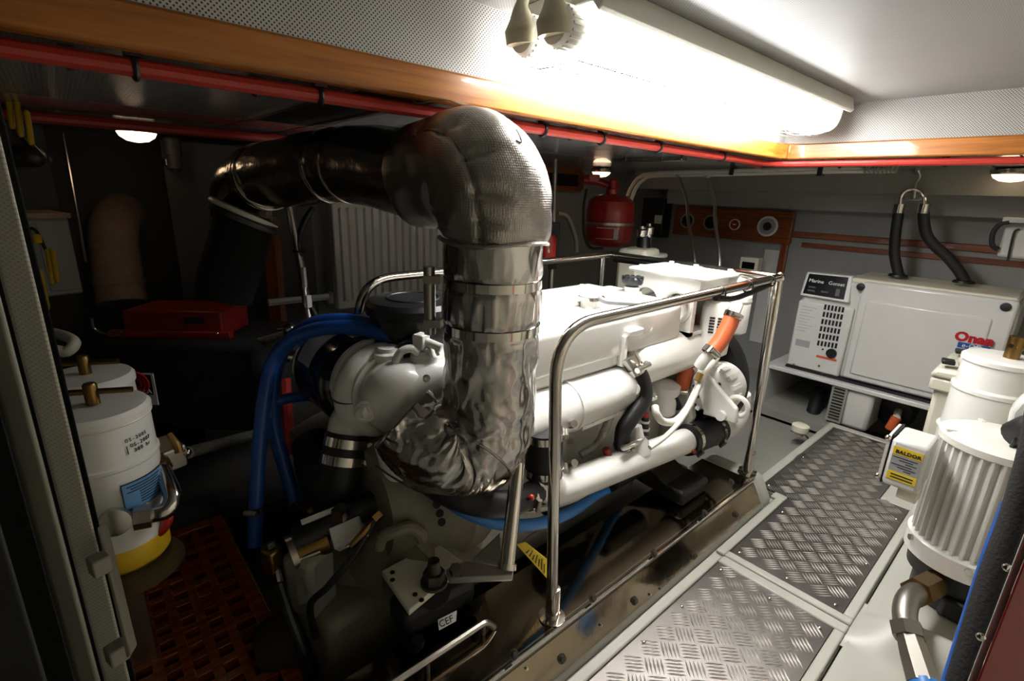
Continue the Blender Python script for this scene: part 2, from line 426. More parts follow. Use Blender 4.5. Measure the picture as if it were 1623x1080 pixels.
# wire guard
wg = MB()
def guard(x, e=.012):
    pts = []
    for i in range(17):
        a = math.pi*i/16; ca, sa = math.cos(a), math.sin(a)
        pts.append((x, cy+(hw+e)*math.copysign(abs(ca)**.6, ca), zb-(.115+e)*abs(sa)**.6))
    return pts
for i in range(9): wg.sweep(guard(FX0+.01+i*.035), .0016, 5)
for i in range(12): wg.sweep(guard(FX0+.45+i*.13), .0016, 5)
for y in (cy-.1, cy, cy+.1): wg.sweep([(FX0, y, zb-.128), (FX1, y, zb-.128)], .0018, 5)
for y in (cy-hw-.012, cy+hw+.012): wg.sweep([(FX0, y, zb-.03), (FX1, y, zb-.03)], .0018, 5)
wg.build('wire_guard', 'dark_wire', fx)
q = MB().cbox((FX1+.03, FY0+.03, ZU-.03), (.06, .03, .03)); q.cbox((FX1+.06, FY0+.03, ZU-.012), (.026, .03, .05)); q.cyl((FX1, FY0+.03, ZU-.03), (FX1+.03, FY0+.03, ZU-.03), .018, n=12)
q.build('cable_gland', 'black_plastic', fx)

# small round cabin lamps on the low ceiling
def dome(name, p, label, r=.1):
    t = thing(name, label, 'lamp', p, 'small round ceiling lamps')
    MB().lathe(p, -UP, [(r*.75, 0), (r*1.02, .01), (r*1.05, .03), (r*.95, .04)], 28).build('rim', 'stainless', t)
    MB().lathe(V(p)-UP*.036, -UP, [(r*.93, 0), (r*.8, .022), (r*.5, .04), (.01, .046)], 28).build('lens', 'dome_cover', t)
p = AZ(210, 198, ZL); dome('dome_lamp', (p.x, p.y-.1, ZL), 'small lit round ceiling lamp in the dark far left corner', .085)
p = AZ(940, 266, ZL); dome('dome_lamp', (p.x, p.y-.1, ZL), 'small lit round ceiling lamp above the red suppression cylinder', .09)
p = AZ(1607, 266, ZL); dome('dome_lamp', (p.x, p.y, ZL), 'small lit round ceiling lamp at the right edge above the generator', .1)

# ================================================================== sole, tread plates, engine bed
ZB = -.38
so = thing('floor', None, None, (2.2, 0, -.06), kind='structure')
MB().box((XB, YR, -.05), (.9, .735, -.004)).build('sole_board', 'sole_white', so)
MB().box((.9, YR, -.05), (4.05, .24, -.004)).build('sole_board', 'sole_white', so, bevel=.006)
MB().box((.9, .247, -.05), (3.95, .80, -.014)).build('sole_board', 'sole_white', so)
MB().box((2.66, .80, -.05), (3.95, .93, -.014)).build('sole_board', 'sole_white', so)
MB().box((XB, YR, ZB-.05), (XF, YL, ZB)).build('bilge_pan', 'bilge_grey', so)
MB().box((3.95, .93, -.12), (XF, 2.2, -.06)).build('sole_board', 'box_grey', so)
MB().box((2.75, .93, -.2), (3.95, 2.2, -.14)).build('sole_board', 'box_grey', so)
# moulded swelling in the sole between the two plates
def swell():
    b = MB(); n, m = 28, 12
    for i in range(n+1):
        for j in range(m+1):
            x = 1.84+.30*i/n; y = -.55+.80*j/m
            yy = max(0, min(1, (.25-y)/.12)); xx = math.sin(math.pi*i/n)**2
            b.v.append(V((x+.12*(.25-y), y, -.006+.10*xx*yy*yy*(3-2*yy))))
    for i in range(n):
        for j in range(m): o = i*(m+1)+j; b.f.append((o, o+m+1, o+m+2, o+1))
    return b
swell().build('moulded_ridge', 'sole_white', so)
# white plate surrounds
def surround(pts_list):
    b = MB()
    for lo, hi in pts_list: b.box((lo[0], lo[1], -.013), (hi[0], hi[1], .004))
    return b
surround([((.85, .735), (1.935, .775)), ((.85, .25), (1.9, .285)), ((1.9, .25), (1.952, .735))]).build('plate_surround', 'sole_white', so, bevel=.006)
surround([((1.96, .25), (2.0, .735)), ((1.96, .735), (2.6, .775)), ((2.0, .25), (3.06, .285)), ((2.6, .735), (2.66, .80)), ((2.66, .875), (3.86, .915)), ((3.85, .25), (3.90, .915))]).build('plate_surround', 'sole_white', so, bevel=.006)
def tread(name, poly, label, bars_in):
    t = thing(name, label, 'floor plate', (poly[0][0], poly[0][1], -.014), 'aluminium tread plates')
    MB().prism([(x, y, -.0135) for x, y in poly], (0, 0, .0115)).build('sheet', 'tread_alu', t)
    b = MB(); s = .068; q = .70711
    def inside(x, y): return any(x0 < x < x1 and y0 < y < y1 for x0, y0, x1, y1 in bars_in)
    for i in range(-80, 110):
        for j in range(-80, 110):
            u, v = (i+.5)*s, (j+.5)*s
            cx, cy_ = (u+v)*q, (u-v)*q
            if not inside(cx, cy_): continue
            d = V((q, q, 0)) if (i+j) % 2 else V((q, -q, 0)); n = V((-d.y, d.x, 0))
            for k in range(-2, 3):
                c = V((cx, cy_, -.002))+n*(k*.0130); L = d*.033; W = n*.0046; h = V((0, 0, .0040))
                b.add([c-L, c-W, c+L, c+W, c-L*.6+h, c+L*.6+h], [(0, 1, 5, 4), (1, 2, 5), (2, 3, 4, 5), (3, 0, 4)])
    b.build('raised_bars', 'tread_bar_lit', t, kind='stuff', smooth=0)
    return t
t1 = tread('tread_plate', [(.80, .288), (1.9, .288), (1.9, .73), (.80, .73)], 'nearer bare aluminium tread plate beside the engine bed, at the bottom edge', [(.82, .31, 1.88, .71)])
t2 = tread('tread_plate', [(2.003, .288), (3.05, .288), (3.05, .42), (3.848, .42), (3.848, .872), (2.665, .872), (2.665, .73), (2.003, .73)], 'farther aluminium tread plate leading to the generator shelf', [(2.03, .31, 3.03, .71), (3.0, .45, 3.82, .71), (2.69, .65, 3.82, .85)])
def screw(p, par, r=.007, n=UP): MB().lathe(p, n, [(r, -.002), (r, .002), (r*.6, .0045), (.001, .005)], 10).build('screw', 'stainless', par)
for x, y in ((1.0, .70), (1.3, .70), (1.55, .70), (1.86, .70), (1.86, .5), (1.86, .32), (1.45, .31)): screw((x, y, 0), t1)
MB().box((3.056, .25, -.05), (3.9, .414, -.001)).build('sole_board', 'sole_white', so, bevel=.006)
for x, y in ((2.03, .70), (2.03, .5), (2.03, .32), (2.5, .70), (2.7, .85), (3.2, .85), (2.4, .31), (2.9, .31), (3.4, .44)): screw((x, y, 0), t2)
MB().tube([AZ(1258, 732, .0), AZ(1262, 724, .012), AZ(1270, 720, .012), AZ(1276, 719, .0)], .003, 6).build('lifting_loop', 'dark_wire', t2)

# engine bed: white moulded stringer capped with polished stainless
eb = thing('engine_bed', 'white moulded stringer capped with polished stainless steel under the engine', 'engine bed', (1.5, 1, ZB))
def bedprof(x, w=0.): return [(x, .785, ZB), (x, .785, .005), (x, .845+w, .112), (x, .865+w, .122), (x, 1.13, .122), (x, 1.13, ZB)]
MB().prism([(.1, p[1], p[2]) for p in bedprof(0)], (2.37, 0, 0)).build('stringer', 'sole_white', eb)
MB().prism([(2.47, .785, ZB), (2.47, .785, .005), (2.47, .84, .112), (2.47, .87, .128), (2.47, 1.13, .128), (2.47, 1.13, ZB)], (.11, 0, 0)).build('stringer_end', 'sole_white', eb, bevel=.03, bseg=3)
dn = V((0, .06, .107)).normalized(); nn_ = V((0, -.107, .06)).normalized()
o = V((.1, .795, .022))+nn_*.002
face = MB().obox(o, (2.35, 0, 0), dn*.105, nn_*.004).build('face_plate', 'mirror_steel', eb)
MB().box((.1, .86, .1215), (2.45, 1.128, .1265)).build('top_plate', 'mirror_steel', eb)
MB().sweep([(.1, .853, .124), (2.46, .853, .124)], .0075, 8).build('edge_bead', 'stainless', eb)
MB().sweep([(.1, .868, .1265), (2.46, .868, .1265)], .003, 6).build('edge_bead', 'stainless', eb)
def bolt(p, n, par, r=.011, h=.012, mat='oily_steel'):
    p = V(p); n = V(n).normalized(); b = MB().cyl(p, p+n*.003, r*1.5, n=14); b.hexa(p+n*.003, p+n*h, r); return b.build('bolt', mat, par)
for x, y in ((824, 1050), (886, 1042), (949, 957), (1000, 950), (1046, 885), (1092, 878), (1126, 820), (1162, 815), (1168, 770)):
    p = AY(x, y, .82); s = (p.z-.022)/.105; bolt(V((p.x, .795+.06*max(0, min(1, (p.z-.02)/.105)), p.z))+nn_*.006, nn_, eb)
for x, y in ((838, 1066), (1021, 938), (1036, 928), (948, 990)):
    p = AY(x, y, .82); bolt(V((p.x, .795+.06*max(0, min(1, (p.z-.02)/.105)), p.z))+nn_*.006, nn_, eb, .004, .008, 'stainless')
# raised inner lip of the drip tray with its small uprights
lip = fillet([(.3, .995, .17), (.82, .995, .17), (.85, .99, .13)], .03)
MB().sweep(lip, .011, 8).build('tray_rail', 'stainless_brushed', eb)
for x in (.42, .64, .85): MB().sweep([(x-.04, .995, .125), (x-.04, .995, .17)], .008, 8).build('rail_upright', 'stainless_brushed', eb)
# inner bearer on the far side
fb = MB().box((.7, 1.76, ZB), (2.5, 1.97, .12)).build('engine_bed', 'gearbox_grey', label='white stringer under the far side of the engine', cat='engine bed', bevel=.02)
# drip pan between the stringers
MB().box((.5, 1.14, -.24), (2.55, 1.715, -.22)).build('drip_pan', 'bilge_grey', label='shallow grimy drip pan below the engine between the stringers', cat='drip pan')

# ================================================================== stainless guard rails
gr = thing('guard_rail', 'polished stainless guard rail along the near side of the engine', 'rail', (1.05, .9, .127))
n0 = V((1.03, .9, .127)); n1 = V((.965, .9, 1.15)); f0 = V((2.49, .9, .127)); f1 = V((2.44, .9, 1.17))
MB().sweep(fillet([n0, n1, f1], .16, 10), .0185, 16).build('rail_tube', 'stainless', gr)
MB().sweep([f0, f1-UP*.01], .0185, 16).build('post', 'stainless', gr)
MB().sweep([f0+V((.035, .01, 0)), f1+V((.03, .03, -.02))], .0165, 16).build('post', 'stainless', gr)
for p in (n0, f0, f0+V((.035, .01, 0))):
    MB().lathe(p, UP, [(.045, 0), (.045, .006), (.024, .008), (.023, .12), (.02, .122)], 20).build('base_socket', 'stainless', gr)
    for dx in (-.032, .032): bolt(p+V((dx, -.01, .006)), UP, gr, .006, .008, 'stainless')
# cross tube over the front of the engine and the far rail
MB().sweep([f1+V((-.03, 0, 0)), (2.46, 1.88, 1.165)], .0185, 16).build('cross_tube', 'stainless', gr)
MB().sweep([f1+V((.02, .02, -.025)), (2.49, 1.88, 1.13)], .012, 12).build('cable_sleeve', 'black_rubber', gr)
MB().sphere(f1, .024, 14, 8).build('corner_joint', 'stainless', gr)
for t_ in (.62, .78, .93):
    p = n1.lerp(f1, t_); MB().torus(p+V((0, 0, -.008)), EX, .024, .0035, 16, 6).build('cable_tie', 'black_plastic', gr)
for y in (1.05, 1.25, 1.5):
    MB().torus((2.465, y, 1.155), EY, .025, .0035, 16, 6).build('cable_tie', 'black_plastic', gr)
MB().tube([n1.lerp(f1, .6)-UP*.025, n1.lerp(f1, .7)-UP*.045, n1.lerp(f1, .8)-UP*.04, n1.lerp(f1, .93)-UP*.025], .012, 8).build('cable_sleeve', 'black_rubber', gr)
g2 = thing('guard_rail', 'polished stainless guard rail along the far side of the engine, before the radiator', 'rail', (1, 1.88, .12))
MB().sweep(fillet([(.83, 1.85, .127), (.83, 1.85, 1.15), (2.46, 1.9, 1.16)], .16, 10), .0185, 16).build('rail_tube', 'stainless', g2)
MB().sweep([(2.4, 1.9, .127), (2.4, 1.9, 1.15)], .0185, 16).build('post', 'stainless', g2)
MB().sweep([(1.75, 1.88, 1.15), (1.75, 1.9, .9)], .014, 12).build('strut', 'stainless', g2)
for p in ((.83, 1.85, .12), (2.4, 1.9, .12)): MB().lathe(p, UP, [(.045, 0), (.045, .008), (.024, .01), (.023, .1), (.02, .102)], 20).build('base_socket', 'stainless', g2)

# ================================================================== insulated exhaust riser
ex = thing('exhaust_pipe', 'fat exhaust pipe wrapped in crumpled silver insulation, bending under the ceiling', 'exhaust pipe', (.9, 1.1, .6))
def loft(path, n1, rfn, n=64, caps=True):
    b = MB(); m = len(path); n1 = V(n1)
    for i, p in enumerate(path):
        t = (path[min(i+1, m-1)]-path[max(i-1, 0)]).normalized(); x = (n1-t*n1.dot(t)).normalized(); y = t.cross(x)
        for k in range(n):
            a = 2*math.pi*k/n; r = rfn(i/(m-1), a)
            b.v.append(p+x*(math.cos(a)*r)+y*(math.sin(a)*r))
    for i in range(m-1):
        for k in range(n):
            j = (k+1) % n; b.f.append((i*n+k, i*n+j, i*n+n+j, i*n+n+k))
    if caps:
        b.f.append(tuple(reversed(range(n)))); b.f.append(tuple((m-1)*n+k for k in range(n)))
    return b
def nz(a, s, ka, ks, seed=0): return noise.noise(V((math.cos(a)*ka+seed, math.sin(a)*ka, s*ks+seed*3.1)))
PX, PY, R0 = .903, 1.102, .139
def lin_path(a, b, n): return [V(a).lerp(V(b), i/n) for i in range(n+1)]
CL = [1.255, 1.125]      # heights of the two clamps
def gather(z):           # the wrap is pulled in at the clamps
    return sum(math.exp(-((z-c)/.02)**2) for c in CL)
# riser and lower elbow in one crumpled wrap, pinched by two clamps
rp = [V((PX, PY, 1.40)), V((PX, PY, 1.27)), V((PX, PY, 1.13)), V((PX, PY, 1.0)), V((PX-.004, PY, .88)), V((PX-.015, PY+.005, .80)), V((PX-.055, PY+.03, .735)), V((PX-.12, PY+.08, .735)), V((PX-.175, PY+.135, .775)), V((PX-.21, PY+.175, .82))]
rpp = spline(rp, 16)
def crumple(a, s, f1, f2): return 1-abs(nz(a, s, f1, f2, 12))*2
def rise(s, a):
    p = rpp[min(int(s*(len(rpp)-1)), len(rpp)-1)]; z = p.z; up_ = s < .42
    g = gather(z) if up_ else 0; near = sum(math.exp(-((z-c)/.07)**2) for c in CL) if up_ else 0
    if z > 1.1 and up_: big = .004*nz(a, s, 1.6, 12., 2)-.006*abs(nz(a, s, 3.2, 18., 9))
    else:
        k = min(1, max(0, (s-.28)/.2))
        big = .010*nz(a, s, 1.5, 7., 2)-.012*abs(nz(a, s, 2.6, 11., 9))-(.004+.006*k)*abs(nz(a, s, 5.5, 20., 4))
    bul = .020*math.exp(-((s-.66)/.16)**2)-.02*max(0, s-.86)*7
    return R0+.003+big+bul-.006*g+.010*near*(1-min(1, g))*abs(nz(a, s, 8, 6, 4))
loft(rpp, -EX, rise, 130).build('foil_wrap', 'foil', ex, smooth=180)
# quilted elbow jacket with a lacing seam and pleats
cl = [V((PX, PY, 1.365)), V((PX, PY, 1.42)), V((PX-.003, PY+.02, 1.50)), V((PX-.012, PY+.085, 1.557)), V((PX-.028, PY+.19, 1.547)), V((PX-.04, PY+.32, 1.533))]
elp = spline(cl, 12)
def elb(s, a):
    da = math.atan2(math.sin(a-.62), math.cos(a-.62))
    fr = (s*7.3+.25*math.sin(2.2*da)) % 1.0
    ple = -.021*math.exp(-((fr-.5)/.13)**2)*math.exp(-((da-.15)/.36)**2)*(1 if da > -.06 else .25)*math.sin(math.pi*min(1, s*1.05))
    inn = math.exp(-((abs(da)-math.pi*.5)/.5)**2) if da < 0 else 0
    fold = inn*(.008*math.sin(s*2*math.pi*5+da*2))
    puff = .019*math.sin(math.pi*s)**.6
    edge = -.01*(math.exp(-(s/.03)**2)+math.exp(-((1-s)/.03)**2))
    seam = -.007*math.exp(-(da/.05)**2)
    return R0+.006+puff+ple+fold+edge+seam+.008*nz(a, s, 1.2, 4, 3)+.003*nz(a, s, 4, 14, 8)
ej = loft(elp, -EX, elb, 120).build('elbow_jacket', 'foil_cloth', ex, smooth=180, label='quilted silver cloth elbow jacket with a laced seam')
sm = []
for i, p in enumerate(elp):
    t = (elp[min(i+1, len(elp)-1)]-elp[max(i-1, 0)]).normalized(); x = (-EX-t*(-EX).dot(t)).normalized(); x = x*math.cos(.62)+t.cross(x)*math.sin(.62); sm.append(p+x*(elb(i/(len(elp)-1), .62)+.001))
MB().sweep(sm, .003, 6).build('seam', 'foil_dark', ej)
hem = [V((PX+(R0+.013)*math.cos(a), PY+(R0+.013)*math.sin(a), 1.37+.006*math.sin(3*a))) for a in [2*math.pi*i/48 for i in range(49)]]
MB().sweep(hem, .006, 6).build('hem', 'foil_cloth', ej)
q = V((PX+.13, PY-.085, 1.36)); MB().torus(q, (1, -1, .3), .02, .002, 20, 5).build('lacing_wire', 'dark_wire', ej)
q = V((PX-.02, PY+.12, 1.725)); MB().tube([q, q+V((-.05, .03, .012)), q+V((-.1, .07, .0)), q+V((-.12, .08, .012))], .0016, 5).build('lacing_wire', 'dark_wire', ej)
q = AD(818, 205, 1.27); MB().tube([q, AD(824, 216, 1.26), AD(826, 226, 1.265), AD(818, 222, 1.26)], .002, 5).build('lacing_wire', 'dark_wire', ej)
# horizontal run under the low ceiling
hz_pts = [V((PX-.038, PY+.28, 1.535)), AD(560, 262, 1.83), AD(455, 275, 2.08), AD(408, 284, 2.25)]
hzp = spline(hz_pts, 22)
def hzr(s, a):
    g = sum(math.exp(-((s-c)/.02)**2) for c in (.36, .44)); e = math.exp(-((s-.9)/.05)**2)
    return R0-.004+.004*nz(a, s, 2, 10, 6)-.006*g+.004*abs(nz(a, s, 6, 6, 2))*(1 if .3 < s < .55 else .3)+.02*max(0, s-.7)*nz(a, s, 5, 30, 1)
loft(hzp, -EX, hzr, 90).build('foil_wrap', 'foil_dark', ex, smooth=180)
for s in (.355, .445, .88, .93):
    i = int(s*(len(hzp)-1)); t = (hzp[i+1]-hzp[i-1]).normalized()
    MB().band(hzp[i], t, R0-.006 if s < .5 else R0-.002, .012, .005, 40).build('strap', 'foil_dark', ex)
# the end: turned down into a flanged silencer pipe
e0 = hzp[-1]
dnp = spline([e0-V((.02, -.0, 0))*0, e0+V((-.03, .10, -.04)), e0+V((-.04, .16, -.13)), e0+V((-.04, .17, -.22))], 8)
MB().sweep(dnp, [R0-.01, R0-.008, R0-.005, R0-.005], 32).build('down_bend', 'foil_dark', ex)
fc = AD(388, 345, 2.2)
MB().lathe(fc, (-.45, .1, -1), [(.115, -.03), (.135, -.03), (.135, -.005), (.15, .0), (.15, .02), (.12, .02)], 40).build('flange', 'oily_steel', ex)
MB().torus(fc+V((-.0, 0, .02)), (-.45, .1, -1), .132, .012, 40, 8).build('gasket_ring', 'cream', ex)
MB().sweep(spline([fc, AD(375, 400, 2.25), AD(362, 440, 2.28), AD(355, 470, 2.3)], 6), [.12, .125, .125, .12], 28).build('silencer_pipe', 'black_felt', ex)
# clamps: flat stainless bands with a tall T-bolt housing on the left
for c in CL:
    MB().band((PX, PY, c), UP, R0-.001, .024, .004, 48).build('clamp_band', 'stainless', ex)
lug = V((PX-.115, PY+.105, 0))
for c in CL:
    MB().cbox((lug.x-.012, lug.y+.01, c), (.05, .045, .022), rz=2.3).build('clamp_lug', 'stainless_brushed', ex)
MB().cyl((lug.x-.02, lug.y+.018, 1.09), (lug.x-.02, lug.y+.018, 1.29), .017, n=12).build('clamp_bolt', 'stainless_brushed', ex)
# stitched seam under the lower elbow
lp = rpp
w1 = []
for i in range(int(len(lp)*.55), len(lp)-10):
    t = (lp[i+1]-lp[i-1]).normalized(); x = (-UP-EX*.5); x = (x-t*x.dot(t)).normalized(); w1.append(lp[i]+x*.158)
MB().sweep(w1, .0035, 6).build('seam', 'foil_dark', ex)

# ================================================================== the engine
en = thing('marine_engine', 'large white marine diesel engine between the stainless guard rails', 'engine', (1.55, 1.42, .05))
def E(name, b, mat='engine_white', par=None, **k): return b.build(name, mat, par or en, **k)
def clamp(p, d, r, par, w=.022, screw_dir=None):
    """worm-drive hose clamp"""
    c = MB().band(p, d, r, w, .003, 28).build('hose_clamp', 'stainless', par)
    x, y, d_ = frame(d); s = V(screw_dir) if screw_dir else x; s = (s-d_*s.dot(d_)).normalized(); tdir = d_.cross(s)
    MB().cyl(V(p)+s*(r+.009)-tdir*.022, V(p)+s*(r+.009)+tdir*.022, .009, n=10).build('clamp_screw', 'stainless_brushed', c)
    return c
TC = V((-1, -1, .3))   # the side of a hose that faces the doorway
# block, sump, gear end
E('block', MB().prism([(1.0, 1.27, .16), (1.0, 1.25, .5), (1.0, 1.28, .86), (1.0, 1.66, .86), (1.0, 1.7, .5), (1.0, 1.66, .16)], (1.2, 0, 0)), 'engine_white_matt', bevel=.02)
E('sump', MB().prism([(1.0, 1.3, .18), (1.0, 1.36, -.1), (1.0, 1.6, -.1), (1.0, 1.64, .18)], (1.15, 0, 0)), 'engine_white_matt', bevel=.03)
for i in range(6):
    x = 1.12+i*.17
    E('core_plug', MB().lathe((x, 1.262, .52), -EY, [(.035, 0), (.035, .012), (.027, .012), (.025, .006), (.001, .006)], 20), 'engine_white_matt')
E('side_rib', MB().prism([(1.02, 1.255, .66), (1.02, 1.235, .665), (1.02, 1.235, .69), (1.02, 1.255, .695)], (1.14, 0, 0)), 'engine_white_matt')
E('front_plate', MB().prism([(2.2, 1.16, .2), (2.2, 1.1, .45), (2.2, 1.2, .86), (2.2, 1.7, .86), (2.2, 1.75, .45), (2.2, 1.66, .18)], (.06, 0, 0)), 'engine_white_matt', bevel=.015)
# top cover in two tiers
cz = 1.05
def tier(y0, z0, z1, x0, x1, y1): return [(x0, y0+.006, z0), (x0, y0, z0+.02), (x0, y0+.004, z1-.02), (x0, y0+.03, z1), (x0, y1, z1), (x0, y1, z0)], (x1-x0, 0, 0)
E('top_cover', MB().prism(*tier(1.15, .875, cz, .97, 2.07, 1.72)), bevel=.014, bseg=3)
E('cover_skirt', MB().prism([(.97, 1.18, .82), (.97, 1.165, .84), (.97, 1.165, .90), (.97, 1.68, .90), (.97, 1.68, .83)], (.86, 0, 0)), bevel=.012)
a = AY(992, 540, 1.14); E('cover_rib', MB().box((a.x-.012, 1.135, .83), (a.x+.015, 1.175, .965)), bevel=.006)
a = AY(1008, 528, 1.13); E('cover_lug', MB().box((a.x-.05, 1.125, a.z-.012), (a.x+.05, 1.17, a.z+.016)), bevel=.006)
for x in (1.15, 1.55, 1.95):
    for y in (1.27, 1.66): E('cover_bolt', MB().hexa((x, y, cz), (x, y, cz+.014), .012))
E('cover_ridge', MB().box((1.05, 1.36, cz-.005), (2.05, 1.56, cz+.016)), bevel=.012, bseg=3)
# dark strip of gasket along the far side of the cover
E('cover_gasket', MB().box((1.0, 1.725, 1.0), (1.7, 1.735, 1.02)), 'black_rubber')
E('rear_rocker_cover', MB().prism([(1.2, 1.74, .85), (1.2, 1.74, 1.05), (1.2, 1.79, 1.085), (1.2, 1.84, 1.04), (1.2, 1.84, .85)], (.55, 0, 0)), bevel=.02)
# black filler cap and the clamped breather cap with its hose
p = AX(1003, 441, 2.0); fz = p.z-.05
E('filler_neck', MB().cyl((p.x, p.y, cz-.01), (p.x, p.y, fz+.01), .036, n=20))
oc = E('filler_cap', MB().lathe((p.x, p.y, fz), UP, [(.03, 0), (.03, .02), (.046, .022), (.05, .03), (.05, .048), (.04, .056), (.01, .056)], 24), 'black_plastic')
for i in range(10):
    a = 2*math.pi*i/10; MB().cbox((p.x+.044*math.cos(a), p.y+.044*math.sin(a), fz+.052), (.015, .015, .014), rz=a).build('grip', 'black_plastic', oc)
p = AZ(934, 487, cz)
bc = E('breather_cap', MB().lathe((p.x, p.y, cz), UP, [(.038, 0), (.038, .03), (.045, .032), (.045, .05), (.03, .055), (.001, .055)], 24), 'engine_white')
clamp((p.x, p.y, cz+.04), UP, .046, bc, .014, (1, -1, 0))
q = AZ(1000, 481, cz+.03); q2 = AZ(1052, 484, cz+.02)
MB().tube([(p.x+.04, p.y-.01, cz+.045), AZ(960, 478, cz+.045), q, q2, AZ(1090, 470, cz+.02)], .011, 10).build('breather_hose', 'label_grey', bc)
# heat exchanger drum with a neck rising to the cover
hxp = AY(1106, 545, 1.2)
hx = E('heat_exchanger', MB().lathe((hxp.x, 1.21, hxp.z), -EX, [(.001, -.012), (.06, -.012), (.092, -.006), (.103, .008), (.108, .03), (.108, .55), (.09, .6), (.05, .62)], 36))
MB().lathe((hxp.x-.16, 1.25, hxp.z+.05), UP, [(.11, 0), (.075, .06), (.06, .1), (.058, .17), (.05, .19)], 28).build('neck', 'engine_white', hx)
MB().box((hxp.x-.50, 1.19, hxp.z+.03), (hxp.x-.2, 1.34, .93)).build('saddle', 'engine_white', hx, bevel=.02)
MB().prism([(hxp.x-.44, 1.18, hxp.z+.06), (hxp.x-.2, 1.18, hxp.z+.115), (hxp.x-.2, 1.18, hxp.z+.085)], (0, .04, 0)).build('fin', 'engine_white', hx)
MB().lathe((hxp.x+.012, 1.21, hxp.z), EX, [(.06, 0), (.06, .006), (.001, .008)], 20).build('end_cap', 'engine_white', hx)
# orange end hose of the drum, pale blue valve, red-topped tap
MB().tube([AY(1092, 512, 1.22), AY(1104, 518, 1.2), AY(1113, 532, 1.18), AY(1113, 545, 1.19)], .022, 12).build('coolant_hose', 'orange_hose', en)
vb = E('thermostat_housing', MB().lathe(AY(1083, 500, 1.3), (1, .1, .25), [(.05, 0), (.055, .05), (.05, .15), (.03, .17)], 20), 'label_blue')
MB().cbox(AY(1096, 503, 1.25), (.03, .03, .025)).build('tap', 'red_paint', vb)
MB().tube([AY(1080, 520, 1.22), AY(1088, 512, 1.2), AY(1096, 505, 1.22)], .008, 8).build('tap_stem', 'brass', vb)
MB().tube([AY(1086, 516, 1.2), AY(1097, 512, 1.2), AY(1101, 520, 1.2)], .013, 10).build('elbow_fitting', 'stainless', vb)
# exhaust manifold tube and its joint
m0 = AY(845, 662, 1.17)
mf = E('exhaust_manifold', MB().lathe((.92, 1.17, m0.z), EX, [(.07, 0), (.098, .01), (.098, .40), (.103, .402), (.103, .412), (.098, .414), (.094, .78), (.06, .84), (.001, .85)], 36))
MB().prism([(1.34, 1.12, m0.z-.07), (1.34, 1.12, m0.z+.02), (1.34, 1.3, m0.z+.06), (1.34, 1.3, m0.z-.09)], (.36, 0, 0)).build('manifold_box', 'engine_white', mf, bevel=.02)
MB().prism([(1.36, 1.1, m0.z-.085), (1.36, 1.1, m0.z-.07), (1.36, 1.28, m0.z-.06), (1.36, 1.28, m0.z-.09)], (.5, 0, 0)).build('flange', 'engine_white', mf)
for x in (1.42, 1.56, 1.7, 1.84): MB().hexa((x, 1.11, m0.z-.07), (x, 1.11, m0.z-.055), .012).build('stud', 'stainless_brushed', mf)
# raw-water pipe running low along the near side
wl, wr = AY(892, 772, 1.08), AY(1092, 697, 1.06)
wd = (wr-wl).normalized()
wp = E('water_pipe', MB().sweep(spline([AY(846, 776, 1.06), AY(868, 770, 1.07), wl, wl.lerp(wr, .5), wr], 8), [.036, .058, .06, .06, .06, .06], 24))
MB().lathe(wl.lerp(wr, .52)+UP*.03, UP+V((0, .25, 0)), [(.056, 0), (.052, .05), (.036, .07), (.03, .12)], 20).build('branch', 'engine_white', wp)
cp = wr+wd*.005
co = E('rubber_coupling', MB().sweep([cp-wd*.04, cp+wd*.27], .074, 28), 'black_rubber')
for s, c_ in ((.0, 'x'), (.22, 'y')):
    k = clamp(cp+wd*s, wd, .0745, co, .026, (-1, -1, -.6))
    MB().sphere(cp+wd*s+V((-.06, -.06, -.02)), .012, 10, 6).build('red_marker', 'red_paint', k)
pe = cp+wd*.27
E('pump_elbow', MB().sweep(spline([pe-wd*.02, pe+wd*.1, pe+wd*.2+V((.02, .02, .05)), pe+wd*.22+V((.0, .03, .16))], 6), [.068, .07, .075, .075], 24))
k = clamp(AY(838, 789, 1.05), wd, .042, en, .02, (-1, -1, 0))
MB().sphere(AY(842, 789, 1.0), .011, 10, 6).build('red_marker', 'red_paint', k)
E('coolant_hose', MB().tube([AY(850, 779, 1.06), AY(812, 797, 1.04), AY(760, 797, 1.05), AY(705, 778, 1.12), AY(655, 742, 1.25), AY(632, 715, 1.35)], .043, 16), 'black_rubber')
E('coolant_hose', MB().tube([AY(985, 765, 1.2), AY(945, 785, 1.12), AY(905, 812, 1.06), AY(850, 831, 1.04), AY(790, 830, 1.05), AY(735, 810, 1.1), AY(690, 780, 1.2)], .021, 12), 'blue_hose_bright')
E('fuel_line', MB().tube([AY(960, 770, 1.2), AY(915, 790, 1.1), AY(850, 808, 1.08), AY(800, 800, 1.1)], .012, 8), 'hose_white')
# S-shaped black hose with two clamps
h = [AY(1003, 578, 1.12), AY(1017, 600, 1.09), AY(1021, 630, 1.07), AY(1006, 655, 1.07), AY(989, 680, 1.08), AY(986, 705, 1.09), AY(987, 722, 1.1)]
bh = E('bypass_hose', MB().tube(h, .034, 18), 'black_rubber')
clamp(h[0].lerp(h[1], .35), h[1]-h[0], .036, bh, .03, (.6, -1, 0)); clamp(h[5].lerp(h[6], .2), h[6]-h[5], .036, bh, .03, (.8, -1, .2))
E('hose_stub', MB().cyl(h[0]+(h[0]-h[1])*.6, h[0]+(h[1]-h[0])*.2, .037, .034, 20), 'stainless_brushed')
MB().cyl(AY(1010, 588, 1.06), AY(1029, 578, 1.06), .012, n=10).build('clamp_bolt', 'chrome', bh)
MB().cyl(AY(988, 710, 1.04), AY(1018, 697, 1.06), .014, n=10).build('clamp_bolt', 'chrome', bh)
